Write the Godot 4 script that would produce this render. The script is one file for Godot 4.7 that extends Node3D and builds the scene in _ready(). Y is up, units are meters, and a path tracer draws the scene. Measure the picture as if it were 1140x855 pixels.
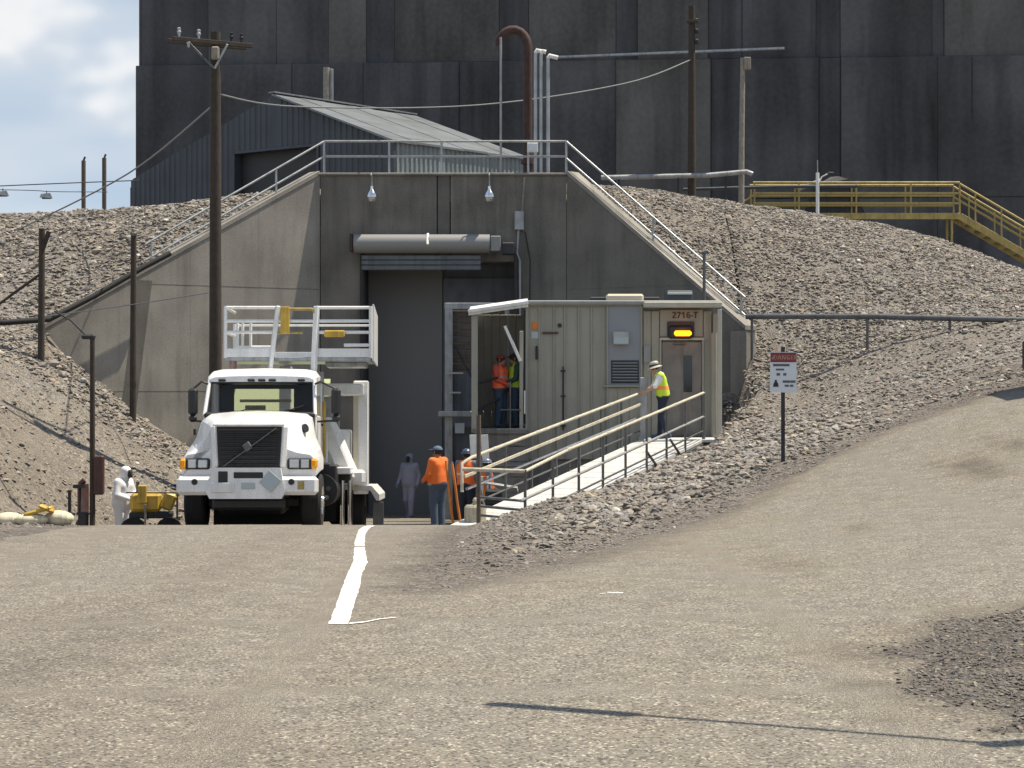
extends Node3D
# Eye at (0, 1.6, 0) looking along -z. "d" below is the distance ahead of the eye (world z = -d). All lengths are metres.

var M := {}
var names := {}
var rng := RandomNumberGenerator.new()
const SUN := Vector3(0.393, 0.9135, -0.105)


# ---------------------------------------------------------------- mesh builder
class MB:
	var v := PackedVector3Array()
	var n := PackedVector3Array()
	var c := PackedColorArray()
	var uv := PackedVector2Array()
	var col := Color(1, 1, 1)

	func tri(a: Vector3, b: Vector3, d: Vector3, na: Vector3, nb: Vector3, nd: Vector3) -> void:
		v.append(a); v.append(d); v.append(b)
		n.append(na); n.append(nd); n.append(nb)
		for i in 3:
			c.append(col)

	func flat(a: Vector3, b: Vector3, d: Vector3) -> void:
		var m := (b - a).cross(d - a).normalized()
		tri(a, b, d, m, m, m)

	func quad(a: Vector3, b: Vector3, d: Vector3, e: Vector3) -> void:
		flat(a, b, d)
		flat(a, d, e)

	func box(at: Vector3, size: Vector3, bev := 0.0, basis := Basis()) -> void:
		var h := size * 0.5
		var e: float = minf(bev, minf(h.x, minf(h.y, h.z)) * 0.9)
		var p := []
		if e <= 0.0:
			for i in 8:
				p.append(at + basis * Vector3(h.x * (1 if i & 1 else -1), h.y * (1 if i & 2 else -1), h.z * (1 if i & 4 else -1)))
			quad(p[4], p[5], p[7], p[6]); quad(p[1], p[0], p[2], p[3])
			quad(p[5], p[1], p[3], p[7]); quad(p[0], p[4], p[6], p[2])
			quad(p[6], p[7], p[3], p[2]); quad(p[0], p[1], p[5], p[4])
			return
		# chamfered: three points per corner
		for i in 8:
			var s := Vector3(1 if i & 1 else -1, 1 if i & 2 else -1, 1 if i & 4 else -1)
			for k in 3:
				var q := Vector3(h.x - e, h.y - e, h.z - e)
				q[k] = h[k]
				p.append(at + basis * (q * s))
		var mid := at
		var face := func(ids: Array) -> void:
			var a: Vector3 = p[ids[0]]
			var b: Vector3 = p[ids[1]]
			var d: Vector3 = p[ids[2]]
			var rev: bool = (b - a).cross(d - a).dot((a + b + d) / 3.0 - mid) < 0.0
			if ids.size() == 3:
				if rev: flat(a, d, b)
				else: flat(a, b, d)
			else:
				if rev: quad(a, p[ids[3]], d, b)
				else: quad(a, b, d, p[ids[3]])
		for k in 3:
			var o1 := 1 << ((k + 1) % 3)
			var o2 := 1 << ((k + 2) % 3)
			for s in 2:
				var b0 := (1 << k) * s
				face.call([b0 * 3 + k, (b0 + o1) * 3 + k, (b0 + o1 + o2) * 3 + k, (b0 + o2) * 3 + k])
			for s1 in 2:
				for s2 in 2:
					var e0 := o1 * s1 + o2 * s2
					var k1 := (k + 1) % 3
					var k2 := (k + 2) % 3
					var e1 := e0 + (1 << k)
					face.call([e0 * 3 + k1, e1 * 3 + k1, e1 * 3 + k2, e0 * 3 + k2])
		for i in 8:
			face.call([i * 3, i * 3 + 1, i * 3 + 2])

	func ring(at: Vector3, x: Vector3, y: Vector3, sides: int) -> Array:
		var r := []
		for i in sides:
			var a := TAU * i / sides
			r.append(at + x * cos(a) + y * sin(a))
		return r

	func tube(pts: Array, r: float, sides := 8, r2 := -1.0, capped := true) -> void:
		var last := pts.size() - 1
		var rings := []
		var norms := []
		var x := Vector3.ZERO
		for i in pts.size():
			var dir: Vector3 = ((pts[mini(i + 1, last)] as Vector3) - (pts[maxi(i - 1, 0)] as Vector3)).normalized()
			if x == Vector3.ZERO:
				x = dir.cross(Vector3.UP if absf(dir.y) < 0.9 else Vector3.RIGHT).normalized()
			else:
				x = (x - dir * x.dot(dir)).normalized()
			var y := dir.cross(x).normalized()
			var rr := r if r2 < 0.0 else lerpf(r, r2, float(i) / last)
			rings.append(ring(pts[i], x * rr, y * rr, sides))
			norms.append(ring(Vector3.ZERO, x, y, sides))
		for i in last:
			for k in sides:
				var k2 := (k + 1) % sides
				tri(rings[i][k], rings[i][k2], rings[i + 1][k2], norms[i][k], norms[i][k2], norms[i + 1][k2])
				tri(rings[i][k], rings[i + 1][k2], rings[i + 1][k], norms[i][k], norms[i + 1][k2], norms[i + 1][k])
		if capped:
			for k in range(1, sides - 1):
				flat(rings[0][0], rings[0][k + 1], rings[0][k])
				flat(rings[last][0], rings[last][k], rings[last][k + 1])

	func cyl(a: Vector3, b: Vector3, r: float, r2 := -1.0, sides := 14) -> void:
		tube([a, b], r, sides, r2)

	func lathe(profile: Array, at: Vector3, axis := Vector3.UP, sides := 20) -> void:
		# profile: Vector2(radius, along the axis), outside to the left of the walk
		var x := axis.cross(Vector3.RIGHT if absf(axis.x) < 0.9 else Vector3.FORWARD).normalized()
		var y := axis.cross(x).normalized()
		for i in profile.size() - 1:
			var p: Vector2 = profile[i]
			var q: Vector2 = profile[i + 1]
			var t := (q - p).normalized()
			for k in sides:
				var a0 := TAU * k / sides
				var a1 := TAU * (k + 1) / sides
				var e0 := x * cos(a0) + y * sin(a0)
				var e1 := x * cos(a1) + y * sin(a1)
				var n0 := (e0 * t.y - axis * t.x).normalized()
				var n1 := (e1 * t.y - axis * t.x).normalized()
				var A := at + e0 * p.x + axis * p.y
				var B := at + e1 * p.x + axis * p.y
				var C := at + e1 * q.x + axis * q.y
				var D := at + e0 * q.x + axis * q.y
				if p.x > 1e-5: tri(A, B, C, n0, n1, n1)
				if q.x > 1e-5: tri(A, C, D, n0, n1, n0)

	func ball(at: Vector3, r: Vector3, basis := Basis(), seg := 12, rows := 8, low := -1.0, high := 1.0) -> void:
		var g := []
		for i in rows + 1:
			var el := PI * 0.5 * lerpf(low, high, float(i) / rows)
			var line := []
			for k in seg:
				var az := TAU * k / seg
				line.append(Vector3(cos(el) * cos(az), sin(el), cos(el) * sin(az)))
			g.append(line)
		for i in rows:
			for k in seg:
				var k2 := (k + 1) % seg
				var q := [g[i][k], g[i + 1][k], g[i + 1][k2], g[i][k2]]
				var P := []
				var N := []
				for s: Vector3 in q:
					P.append(at + basis * (s * r))
					N.append((basis * (s / r)).normalized())
				tri(P[0], P[1], P[2], N[0], N[1], N[2])
				tri(P[0], P[2], P[3], N[0], N[2], N[3])

	func extrude(poly: Array, depth: float, xf := Transform3D()) -> void:
		# polygon in local xy, from z = 0 to z = depth
		var pp := PackedVector2Array(poly)
		if Geometry2D.is_polygon_clockwise(pp):
			pp.reverse()
		var t := Geometry2D.triangulate_polygon(pp)
		for i in range(0, t.size(), 3):
			var a := pp[t[i]]
			var b := pp[t[i + 1]]
			var d := pp[t[i + 2]]
			if (b - a).cross(d - a) < 0:
				var s := b
				b = d
				d = s
			flat(xf * Vector3(a.x, a.y, depth), xf * Vector3(b.x, b.y, depth), xf * Vector3(d.x, d.y, depth))
			flat(xf * Vector3(a.x, a.y, 0), xf * Vector3(d.x, d.y, 0), xf * Vector3(b.x, b.y, 0))
		for i in pp.size():
			var a := pp[i]
			var b := pp[(i + 1) % pp.size()]
			quad(xf * Vector3(a.x, a.y, 0), xf * Vector3(b.x, b.y, 0), xf * Vector3(b.x, b.y, depth), xf * Vector3(a.x, a.y, depth))

	func loft(rings: Array, closed_ends := true) -> void:
		# rings of the same size, counter-clockwise seen from the last ring's side
		for i in rings.size() - 1:
			var m: int = rings[i].size()
			for k in m:
				var k2 := (k + 1) % m
				quad(rings[i][k], rings[i][k2], rings[i + 1][k2], rings[i + 1][k])
		if closed_ends:
			for e in 2:
				var r: Array = rings[0] if e == 0 else rings[-1]
				for k in range(1, r.size() - 1):
					if e == 0: flat(r[0], r[k + 1], r[k])
					else: flat(r[0], r[k], r[k + 1])

	func mesh() -> ArrayMesh:
		var a := []
		a.resize(Mesh.ARRAY_MAX)
		a[Mesh.ARRAY_VERTEX] = v
		a[Mesh.ARRAY_NORMAL] = n
		a[Mesh.ARRAY_COLOR] = c
		if uv.size() == v.size():
			a[Mesh.ARRAY_TEX_UV] = uv
		var am := ArrayMesh.new()
		am.add_surface_from_arrays(Mesh.PRIMITIVE_TRIANGLES, a)
		return am


# ---------------------------------------------------------------- naming and adding
func numbered(called: String) -> String:
	var k: int = names.get(called, 0)
	names[called] = k + 1
	return called if k == 0 else "%s_%03d" % [called, k]

func tag(o: Node, label: String, category: String, group := "") -> Node:
	o.set_meta("label", label)
	o.set_meta("category", category)
	if group != "":
		o.set_meta("group", group)
	return o

func thing(called: String, label: String, category: String, at := Vector3.ZERO, yaw := 0.0, group := "") -> Node3D:
	var o := Node3D.new()
	o.name = numbered(called)
	o.position = at
	o.rotation.y = yaw
	add_child(o, true)
	tag(o, label, category, group)
	return o

func put(called: String, m: Mesh, mat: Material, parent: Node, at := Vector3.ZERO) -> MeshInstance3D:
	var o := MeshInstance3D.new()
	o.name = called if parent != self else numbered(called)
	if parent != self:
		var k := 1
		while parent.has_node(NodePath(o.name)):
			o.name = "%s_%03d" % [called, k]
			k += 1
	o.mesh = m
	o.material_override = mat
	o.position = at
	parent.add_child(o, true)
	return o

func part(called: String, b: MB, mat: Material, parent: Node) -> MeshInstance3D:
	return put(called, b.mesh(), mat, parent)

func solo(called: String, b: MB, mat: Material, label: String, category: String, group := "") -> MeshInstance3D:
	var o := put(called, b.mesh(), mat, self)
	tag(o, label, category, group)
	return o

func struct(called: String, b: MB, mat: Material) -> MeshInstance3D:
	var o := put(called, b.mesh(), mat, self)
	o.set_meta("kind", "structure")
	return o

func bx(at: Vector3, size: Vector3, bev := 0.01, basis := Basis()) -> MB:
	var b := MB.new()
	b.box(at, size, bev, basis)
	return b

func tb(pts: Array, r: float, sides := 8, r2 := -1.0) -> MB:
	var b := MB.new()
	b.tube(pts, r, sides, r2)
	return b

func P(x: float, y: float, d: float) -> Vector3:
	return Vector3(x, y, -d)

func bar(a: Vector3, b: Vector3, w: float, h: float, bev := 0.006) -> MB:
	# a rectangular bar from a to b, w wide and h high in section
	var z := (b - a).normalized()
	var x := Vector3.UP.cross(z)
	x = Vector3.RIGHT if x.length() < 0.01 else x.normalized()
	var y := z.cross(x).normalized()
	return bx((a + b) * 0.5, Vector3(w, h, (b - a).length()), bev, Basis(x, y, z))


# ---------------------------------------------------------------- materials
func sm(key: String, col: Color, rough := 0.7, metal := 0.0) -> StandardMaterial3D:
	# col is a linear, real-world base colour
	var m := StandardMaterial3D.new()
	m.resource_name = key
	m.albedo_color = col.linear_to_srgb()
	m.roughness = rough
	m.metallic = metal
	M[key] = m
	return m

func tri_tex(m: StandardMaterial3D, t: Texture2D, per_metre: Vector3, world := true) -> void:
	m.albedo_texture = t
	m.uv1_triplanar = true
	m.uv1_world_triplanar = world
	m.uv1_scale = per_metre
	m.uv1_triplanar_sharpness = 4.0

func noise(kind: int, freq: float, sd: int, oct := 4) -> FastNoiseLite:
	var f := FastNoiseLite.new()
	f.noise_type = kind
	f.frequency = freq
	f.seed = sd
	f.fractal_octaves = oct
	f.fractal_type = FastNoiseLite.FRACTAL_FBM if oct > 1 else FastNoiseLite.FRACTAL_NONE
	return f

func lay(f: FastNoiseLite, w: int, h: int) -> PackedByteArray:
	var im := f.get_seamless_image(w, h, false, false, 0.15)
	im.convert(Image.FORMAT_L8)
	return im.get_data()

func streaks(w: int, h: int, freq: float, sd: int, squash: int) -> PackedByteArray:
	var im := noise(FastNoiseLite.TYPE_SIMPLEX_SMOOTH, freq, sd, 4).get_seamless_image(w, maxi(8, h / squash), false, false, 0.15)
	im.convert(Image.FORMAT_L8)
	im.resize(w, h, Image.INTERPOLATE_CUBIC)
	return im.get_data()

func tex(data: PackedByteArray, w: int, h: int) -> ImageTexture:
	return ImageTexture.create_from_image(Image.create_from_data(w, h, false, Image.FORMAT_RGB8, data))

func b255(x: float) -> int:
	return clampi(int(pow(clampf(x, 0.0, 1.0), 1.0 / 2.2) * 255.0), 0, 255)

func concrete_tex(sd: int, w: int, h: int, tone: Color, streak: float, mottled: float, blots := []) -> ImageTexture:
	# linear tone, darkened by run-off streaks and cloudy mottling
	var s1 := streaks(w, h, 0.012, sd, 24)
	var s2 := streaks(w, h, 0.05, sd + 1, 10)
	var m1 := lay(noise(FastNoiseLite.TYPE_SIMPLEX_SMOOTH, 0.006, sd + 2, 5), w, h)
	var m2 := lay(noise(FastNoiseLite.TYPE_SIMPLEX_SMOOTH, 0.15, sd + 3, 2), w, h)
	var lutr := PackedByteArray()
	var lutg := PackedByteArray()
	var lutb := PackedByteArray()
	for i in 512:
		var x := i / 256.0
		lutr.append(b255(tone.r * x)); lutg.append(b255(tone.g * x)); lutb.append(b255(tone.b * x))
	var out := PackedByteArray()
	out.resize(w * h * 3)
	for i in w * h:
		var k := 1.0 - streak * (maxf(0.0, 140.0 - s1[i]) / 140.0 * 1.5 + maxf(0.0, 120.0 - s2[i]) / 120.0 * 0.7)
		k *= 1.0 + mottled * (m1[i] - 128.0) / 128.0 + 0.16 * (m2[i] - 128.0) / 128.0
		for bl: Array in blots:
			var dx: float = (i % w - bl[0]) / bl[2]
			var dy: float = (i / w - bl[1]) / bl[3]
			var q: float = dx * dx + dy * dy + (m1[i] - 128.0) / 90.0
			if q < 1.0:
				k *= lerpf(bl[4], 1.0, smoothstep(0.7, 1.0, q))
		var j := clampi(int(k * 256.0), 8, 511)
		out[i * 3] = lutr[j]; out[i * 3 + 1] = lutg[j]; out[i * 3 + 2] = lutb[j]
	return tex(out, w, h)

func stone_tex(sd: int, sz: int, cell: float, tones: Array, gap: float) -> Array:
	# broken stone: one tone per cell, dark joints; returns [colour, relief]
	var f := noise(FastNoiseLite.TYPE_CELLULAR, cell, sd, 1)
	f.cellular_return_type = FastNoiseLite.RETURN_CELL_VALUE
	f.cellular_jitter = 1.0
	var cv := lay(f, sz, sz)
	f.cellular_return_type = FastNoiseLite.RETURN_DISTANCE2_SUB
	var im := f.get_seamless_image(sz, sz, false, false, 0.1)
	im.convert(Image.FORMAT_L8)
	var ed := im.get_data()
	var m2 := lay(noise(FastNoiseLite.TYPE_SIMPLEX_SMOOTH, 0.25, sd + 3, 2), sz, sz)
	var out := PackedByteArray()
	out.resize(sz * sz * 3)
	var lut := []
	for i in 256:
		var q := fmod(i * 0.618034 * 7.0, 1.0) * (tones.size() - 1)
		var a: Color = tones[int(q)]
		lut.append(a.lerp(tones[int(q) + 1], fmod(q, 1.0)) * (0.75 + 0.5 * fmod(i * 0.377, 1.0)))
	var low := 255
	for i in range(0, sz * sz, 7):
		low = mini(low, ed[i])
	for i in sz * sz:
		var a: Color = lut[cv[i]]
		var k := lerpf(1.0 - gap, 1.0, smoothstep(0.0, 40.0, float(ed[i] - low))) * (1.0 + 0.22 * (m2[i] - 128.0) / 128.0)
		out[i * 3] = b255(a.r * k); out[i * 3 + 1] = b255(a.g * k); out[i * 3 + 2] = b255(a.b * k)
	var nm := Image.create_from_data(sz, sz, false, Image.FORMAT_L8, ed)
	nm.bump_map_to_normal_map(6.0)
	return [tex(out, sz, sz), ImageTexture.create_from_image(nm)]

func speck_tex(sd: int, sz: int, tones: Array, weights: Array, blur: float) -> Array:
	# chips of aggregate in binder
	var r := RandomNumberGenerator.new()
	r.seed = sd
	var f := noise(FastNoiseLite.TYPE_CELLULAR, 0.23, sd, 1)
	f.cellular_return_type = FastNoiseLite.RETURN_CELL_VALUE
	var cv := lay(f, sz, sz)
	var m1 := lay(noise(FastNoiseLite.TYPE_SIMPLEX_SMOOTH, 0.008, sd + 2, 5), sz, sz)
	var total := 0.0
	for w: float in weights:
		total += w
	var lut := []
	for i in 256:
		var q := fmod(i * 0.618034, 1.0) * total
		var k := 0
		while k < tones.size() - 1 and q > weights[k]:
			q -= weights[k]
			k += 1
		lut.append(tones[k])
	var out := PackedByteArray()
	out.resize(sz * sz * 3)
	var hg := PackedByteArray()
	hg.resize(sz * sz)
	for i in sz * sz:
		var a: Color = lut[cv[i]]
		var k := r.randf_range(1.0 - blur, 1.0 + blur) * (1.0 + 0.18 * (m1[i] - 128.0) / 128.0)
		out[i * 3] = b255(a.r * k); out[i * 3 + 1] = b255(a.g * k); out[i * 3 + 2] = b255(a.b * k)
		hg[i] = clampi(int(128 + (a.g * k - 0.14) * 500.0), 0, 255)
	var nm := Image.create_from_data(sz, sz, false, Image.FORMAT_L8, hg)
	nm.bump_map_to_normal_map(1.5)
	return [tex(out, sz, sz), ImageTexture.create_from_image(nm)]

func grime_tex(sd: int, sz: int, amount: float, streak: float) -> ImageTexture:
	return concrete_tex(sd, sz, sz, Color(0.92, 0.92, 0.92), streak, amount)

func make_materials() -> void:
	var asp := speck_tex(3, 1024, [Color(.165, .148, .124), Color(.212, .190, .158), Color(.070, .062, .053), Color(.39, .355, .295), Color(.182, .158, .128)], [4.0, 3.0, 2.0, 0.8, 2.0], 0.38)
	var m := sm("asphalt", Color(1, 1, 1), 0.92)
	tri_tex(m, asp[0], Vector3.ONE / 3.1)
	m.normal_enabled = true
	m.normal_texture = asp[1]
	m.normal_scale = 0.6
	m.vertex_color_use_as_albedo = true
	var gr := stone_tex(11, 1024, 0.062, [Color(.19, .17, .15), Color(.25, .225, .20), Color(.14, .126, .115), Color(.215, .187, .158), Color(.29, .265, .24)], 0.75)
	m = sm("gravel", Color(1, 1, 1), 0.95)
	tri_tex(m, gr[0], Vector3.ONE / 4.3)
	m.normal_enabled = true
	m.normal_texture = gr[1]
	m.vertex_color_use_as_albedo = true
	m = sm("rock", Color(1, 1, 1), 0.95)
	m.vertex_color_use_as_albedo = true
	m = sm("building_concrete", Color(1, 1, 1), 0.95)
	tri_tex(m, concrete_tex(21, 1024, 512, Color(.088, .089, .092), 0.44, 0.46, [[330, 45, 40, 22, 0.5]]), Vector3(1 / 44.0, 1 / 22.0, 1 / 44.0))
	m = sm("building_concrete_dark", Color(.86, .87, .90), 0.95)
	m.albedo_texture = M.building_concrete.albedo_texture
	m.uv1_triplanar = true; m.uv1_world_triplanar = true; m.uv1_scale = Vector3(1 / 31.0, 1 / 22.0, 1 / 31.0)
	m = sm("building_concrete_pale", Color(1.0, .99, .96) * 1.3, 0.95)
	m.albedo_color = Color(1, 0.99, 0.97)
	tri_tex(m, concrete_tex(27, 1024, 512, Color(.103, .102, .101), 0.42, 0.46), Vector3(1 / 37.0, 1 / 22.0, 1 / 37.0))
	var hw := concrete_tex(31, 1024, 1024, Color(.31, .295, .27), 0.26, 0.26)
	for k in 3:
		m = sm(["headwall_concrete", "headwall_concrete_shaded", "headwall_concrete_dark"][k], [Color(.90, .885, .86), Color(.57, .56, .54), Color(.44, .435, .43)][k], 0.95)  # second copy puts the shade on headwall and right wing into the colour
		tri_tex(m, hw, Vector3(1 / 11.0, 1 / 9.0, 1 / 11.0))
	var gm := grime_tex(41, 512, 0.22, 0.22)
	var light := grime_tex(43, 512, 0.05, 0.10)
	for e: Array in [
		["siding", Color(.345, .33, .275), .55, .0, 2.2], ["siding_grey", Color(.30, .305, .30), .5, .0, 2.2], ["skirt_board", Color(.19, .185, .175), .8, .0, 2.0],
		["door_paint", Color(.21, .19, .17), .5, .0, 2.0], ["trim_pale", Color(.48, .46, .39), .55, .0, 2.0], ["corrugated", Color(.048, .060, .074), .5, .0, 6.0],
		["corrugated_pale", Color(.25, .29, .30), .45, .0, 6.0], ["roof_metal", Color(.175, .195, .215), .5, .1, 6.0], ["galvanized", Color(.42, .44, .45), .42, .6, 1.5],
		["grey_pipe", Color(.36, .37, .38), .5, .3, 1.5], ["rust_pipe", Color(.075, .042, .036), .8, .1, 1.2], ["dark_steel", Color(.045, .045, .05), .6, .4, 1.5],
		["bare_steel", Color(.14, .145, .15), .5, .5, 1.5], ["wood_pole", Color(.055, .042, .033), .9, .0, .8], ["wood_pale", Color(.30, .27, .225), .85, .0, .8],
		["rail_timber", Color(.56, .52, .41), .7, .0, .8], ["yellow_paint", Color(.62, .40, .055), .45, .0, 1.2], ["yellow_walk", Color(.42, .32, .10), .55, .0, 1.2],
		["orange_paint", Color(.72, .22, .03), .55, .0, .8], ["truck_white", Color(.84, .84, .83), .28, .0, 2.5], ["truck_black", Color(.018, .018, .02), .5, .0, 1.5],
		["deck_white", Color(.60, .595, .575), .6, .0, 1.6], ["tyre", Color(.02, .02, .021), .9, .0, .6], ["door_grey", Color(.10, .115, .14), .55, .0, 3.0],
		["curtain_grey", Color(.13, .15, .165), .55, .1, 2.0], ["maroon_paint", Color(.085, .035, .03), .5, .0, .8], ["pink_board", Color(.45, .26, .22), .6, .0, .8],
		["cast_concrete", Color(.42, .38, .28), .9, .0, .6], ["road_paint", Color(.84, .82, .74), .8, .0, .7], ["slat_brown", Color(.12, .095, .075), .85, .0, 1.0], ["white_board", Color(.78, .78, .76), .6, .0, 1.2], ["burlap", Color(.72, .66, .48), .9, .0, .5]]:
		m = sm(e[0], e[1], e[2], e[3])
		tri_tex(m, light if e[0] in ["truck_white", "deck_white", "white_board", "road_paint", "siding", "siding_grey", "trim_pale"] else gm, Vector3.ONE / float(e[4]), false)
	M.truck_white.clearcoat_enabled = true
	M.truck_white.clearcoat = 0.5
	sm("chrome", Color(.75, .75, .76), .12, 1.0)
	sm("black_rubber", Color(.015, .015, .016), .8)
	sm("black_plastic", Color(.02, .02, .022), .4)
	sm("wire", Color(.05, .05, .055), .7)
	sm("wire_pale", Color(.17, .18, .19), .6)
	sm("red_sign", Color(.22, .03, .028), .5)
	sm("black_ink", Color(.02, .02, .02), .6)
	sm("dark_red_ink", Color(.09, .03, .025), .6)
	sm("white_ink", Color(.8, .8, .8), .6)
	sm("sign_white", Color(.62, .65, .68), .5)
	sm("grey_plate", Color(.40, .46, .48), .5)
	sm("amber_lens", Color(.85, .36, .02), .25)
	sm("head_lens", Color(.5, .5, .5), .1, .6)
	sm("cream", Color(.55, .50, .38), .6)
	sm("lime_sheet", Color(.36, .40, .20), .6)
	sm("housing_grey", Color(.24, .24, .235), .55, .1)
	sm("leaf_grey", Color(.15, .152, .152), .7)
	sm("louver_dark", Color(.03, .032, .035), .6)
	sm("ac_grey", Color(.24, .26, .28), .5)
	sm("seat_dark", Color(.03, .032, .036), .8)
	sm("car_black", Color(.008, .008, .01), .45)
	m = sm("glass", Color(.85, .9, .9), 0.03)
	m.transparency = BaseMaterial3D.TRANSPARENCY_ALPHA
	m.albedo_color.a = 0.12
	m = sm("tinted_glass", Color(.008, .01, .011), 0.04)
	m.transparency = BaseMaterial3D.TRANSPARENCY_ALPHA
	m.albedo_color.a = 0.35
	m.metallic_specular = 0.3
	m = sm("dark_glass", Color(.01, .012, .015), 0.05)
	m.metallic_specular = 0.6
	m = sm("amber_glow", Color(.9, .45, .03), 0.4)
	m.emission_enabled = true
	m.emission = Color(1.0, 0.55, 0.03)
	m.emission_energy_multiplier = 2.6
	m = sm("skin_cloth", Color(1, 1, 1), 0.85)
	m.vertex_color_use_as_albedo = true


# ---------------------------------------------------------------- the lie of the land
# ground control points: x, distance ahead, height
const LAND := [
	[-.63, 16.2, 0], [.58, 19, -.03], [1.94, 23.5, -.06], [3.65, 28, .29], [5.5, 31, .9], [8.4, 34, 1.62], [2.5, 9, 0], [0, 9, 0], [-4, 9, 0], [-4, 16, 0], [-4, 21, 0],
	[4.46, 18, .22], [6.7, 27, .75], [3.2, 13, .09], [6, 9, 0], [8, 14, .35], [10, 20, .8], [12, 27, 1.3], [13, 34, 1.9],
	[-.65, 21.3, 0], [-.2, 31, -.42], [1.29, 37, -.46], [2.67, 41, -.22], [4.4, 46, .04], [6.45, 53.3, 1.15], [4, 38, .35], [6, 44, .95], [6, 37, .95],
	[8.89, 52, 2.56], [10.75, 51.5, 2.95], [12.5, 50, 3.0], [9, 44, 2.0], [12, 42, 2.5], [1.8, 57.4, 7.0], [-2, 59, 6.75], [-3, 64, 6.6], [3.9, 55.8, 5.05], [6.2, 54.0, 2.75],
	[3.2, 62, 7.5], [7.2, 64, 7.1], [10, 64, 6.75], [13.1, 64, 6.25], [15.4, 62, 4.8], [10, 57, 4.6], [5, 72, 7.0], [12, 74, 6.4], [18, 70, 4.6], [0, 70, 6.5],
	[-5.4, 57.6, 7.0], [-8.5, 55.4, 5.05], [-11.7, 52.7, 2.85], [-15.4, 62, 6.57], [-11.4, 62, 6.85], [-6.2, 60, 7.35], [-10, 74, 7.0], [-17, 74, 6.8], [-20, 60, 6.3],
	[-14, 48, 2.9], [-14, 40, 2.6], [-19, 48, 3.2], [-13, 56, 4.4], [-10, 24, 0], [-10, 12, 0], [-6, 30, 0]]
const LEFT := [[-7.6, 47, -.8], [-10.6, 46.3, .7], [-8.65, 54.5, .07], [-10.1, 53.4, 1.08], [-11.78, 52.1, 2.79], [-6.3, 55.5, -2.0], [-6.0, 47, -1.8], [-6.4, 51, -1.9], [-8.3, 43, -2.0], [-8.6, 41, -2.0], [-7, 43, -2.1],
	[-10.5, 43, .1], [-12.5, 46, 2.2], [-12.5, 42, 1.5], [-10, 39, -.7], [-13, 50, 3.0], [-11.5, 38, .4], [-9.4, 51, .75], [-7, 36, -1.4], [-9, 34, -1.1], [-12, 32, .3], [-7, 28, -.6], [-12, 26, -.3], [-15, 40, 3.2], [-15, 30, 1.5]]
const RIDGE := [[-.65, 20.5, 0], [-.45, 26, -.2], [-.2, 31, -.42], [.5, 34.4, -.46], [1.29, 37, -.46], [2.67, 41, -.22], [4.4, 46, .04], [5.3, 49.5, .5], [6.45, 53.3, 1.15], [6.2, 53.9, 1.6], [6.0, 54.6, 2.2], [6.0, 90, 6]]
const ROAD := [[0, 0], [19, 0], [22, -.015], [24, -.07], [26, -.18], [28, -.34], [37, -1.03], [47, -1.68], [57, -2.08], [100, -2.1]]
const ISLAND := [[-.70, 15.9], [-.2, 17], [.58, 19], [1.94, 23.5], [2.9, 26], [3.65, 28], [5.5, 31], [8.4, 34], [14, 38.5], [30, 48], [30, 90], [-1, 90], [-.6, 57], [-.45, 45], [-.25, 38], [-.2, 31], [-.45, 26], [-.6, 21.3], [-.75, 18]]
const PATCH := [[2.16, 11.2], [2.42, 12.3], [2.95, 13.3], [3.6, 13.9], [6, 14.8], [6, 9.3], [2.75, 9.25], [2.4, 9.7], [2.2, 10.4]]
var rbf_w := PackedFloat64Array()
var l_w := PackedFloat64Array()
var l_grid := PackedFloat32Array()
var u_grid := PackedFloat32Array()
var a_grid := PackedFloat32Array()
const UX0 := -21.0
const UX1 := 21.0
const UD0 := 6.0
const UD1 := 76.0
const US := 0.5
const AX0 := -21.0
const AX1 := 21.0
const AD0 := 2.0
const AD1 := 62.0
const AS := 0.25
var bump: FastNoiseLite
var edge_noise: FastNoiseLite

func solve_land() -> void:
	rbf_w = fit(LAND)
	l_w = fit(LEFT, 0.05)
	for j in 73:
		for i in 25:
			l_grid.append(surface_at(LEFT, l_w, -16.0 + i * US, 24.0 + j * US))
	fill_grids()

func fit(pts: Array, ease := 0.6) -> PackedFloat64Array:
	var w := PackedFloat64Array()
	var n := pts.size()
	var m := n + 3
	var a := []
	for i in m:
		var row := PackedFloat64Array()
		row.resize(m + 1)
		a.append(row)
	for i in n:
		for j in n:
			a[i][j] = kern(pts[i][0] - pts[j][0], pts[i][1] - pts[j][1])
		a[i][i] += ease
		a[i][n] = 1.0; a[i][n + 1] = pts[i][0]; a[i][n + 2] = pts[i][1]
		a[n][i] = 1.0; a[n + 1][i] = pts[i][0]; a[n + 2][i] = pts[i][1]
		a[i][m] = pts[i][2]
	for i in m:
		var best := i
		for r in range(i + 1, m):
			if absf(a[r][i]) > absf(a[best][i]): best = r
		var t: PackedFloat64Array = a[i]
		a[i] = a[best]
		a[best] = t
		for r in range(i + 1, m):
			var q: float = a[r][i] / a[i][i]
			if q != 0.0:
				var ri: PackedFloat64Array = a[r]
				var pi: PackedFloat64Array = a[i]
				for k in range(i, m + 1):
					ri[k] -= q * pi[k]
				a[r] = ri
	w.resize(m)
	for i in range(m - 1, -1, -1):
		var s: float = a[i][m]
		for k in range(i + 1, m):
			s -= a[i][k] * w[k]
		w[i] = s / a[i][i]
	return w

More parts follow.
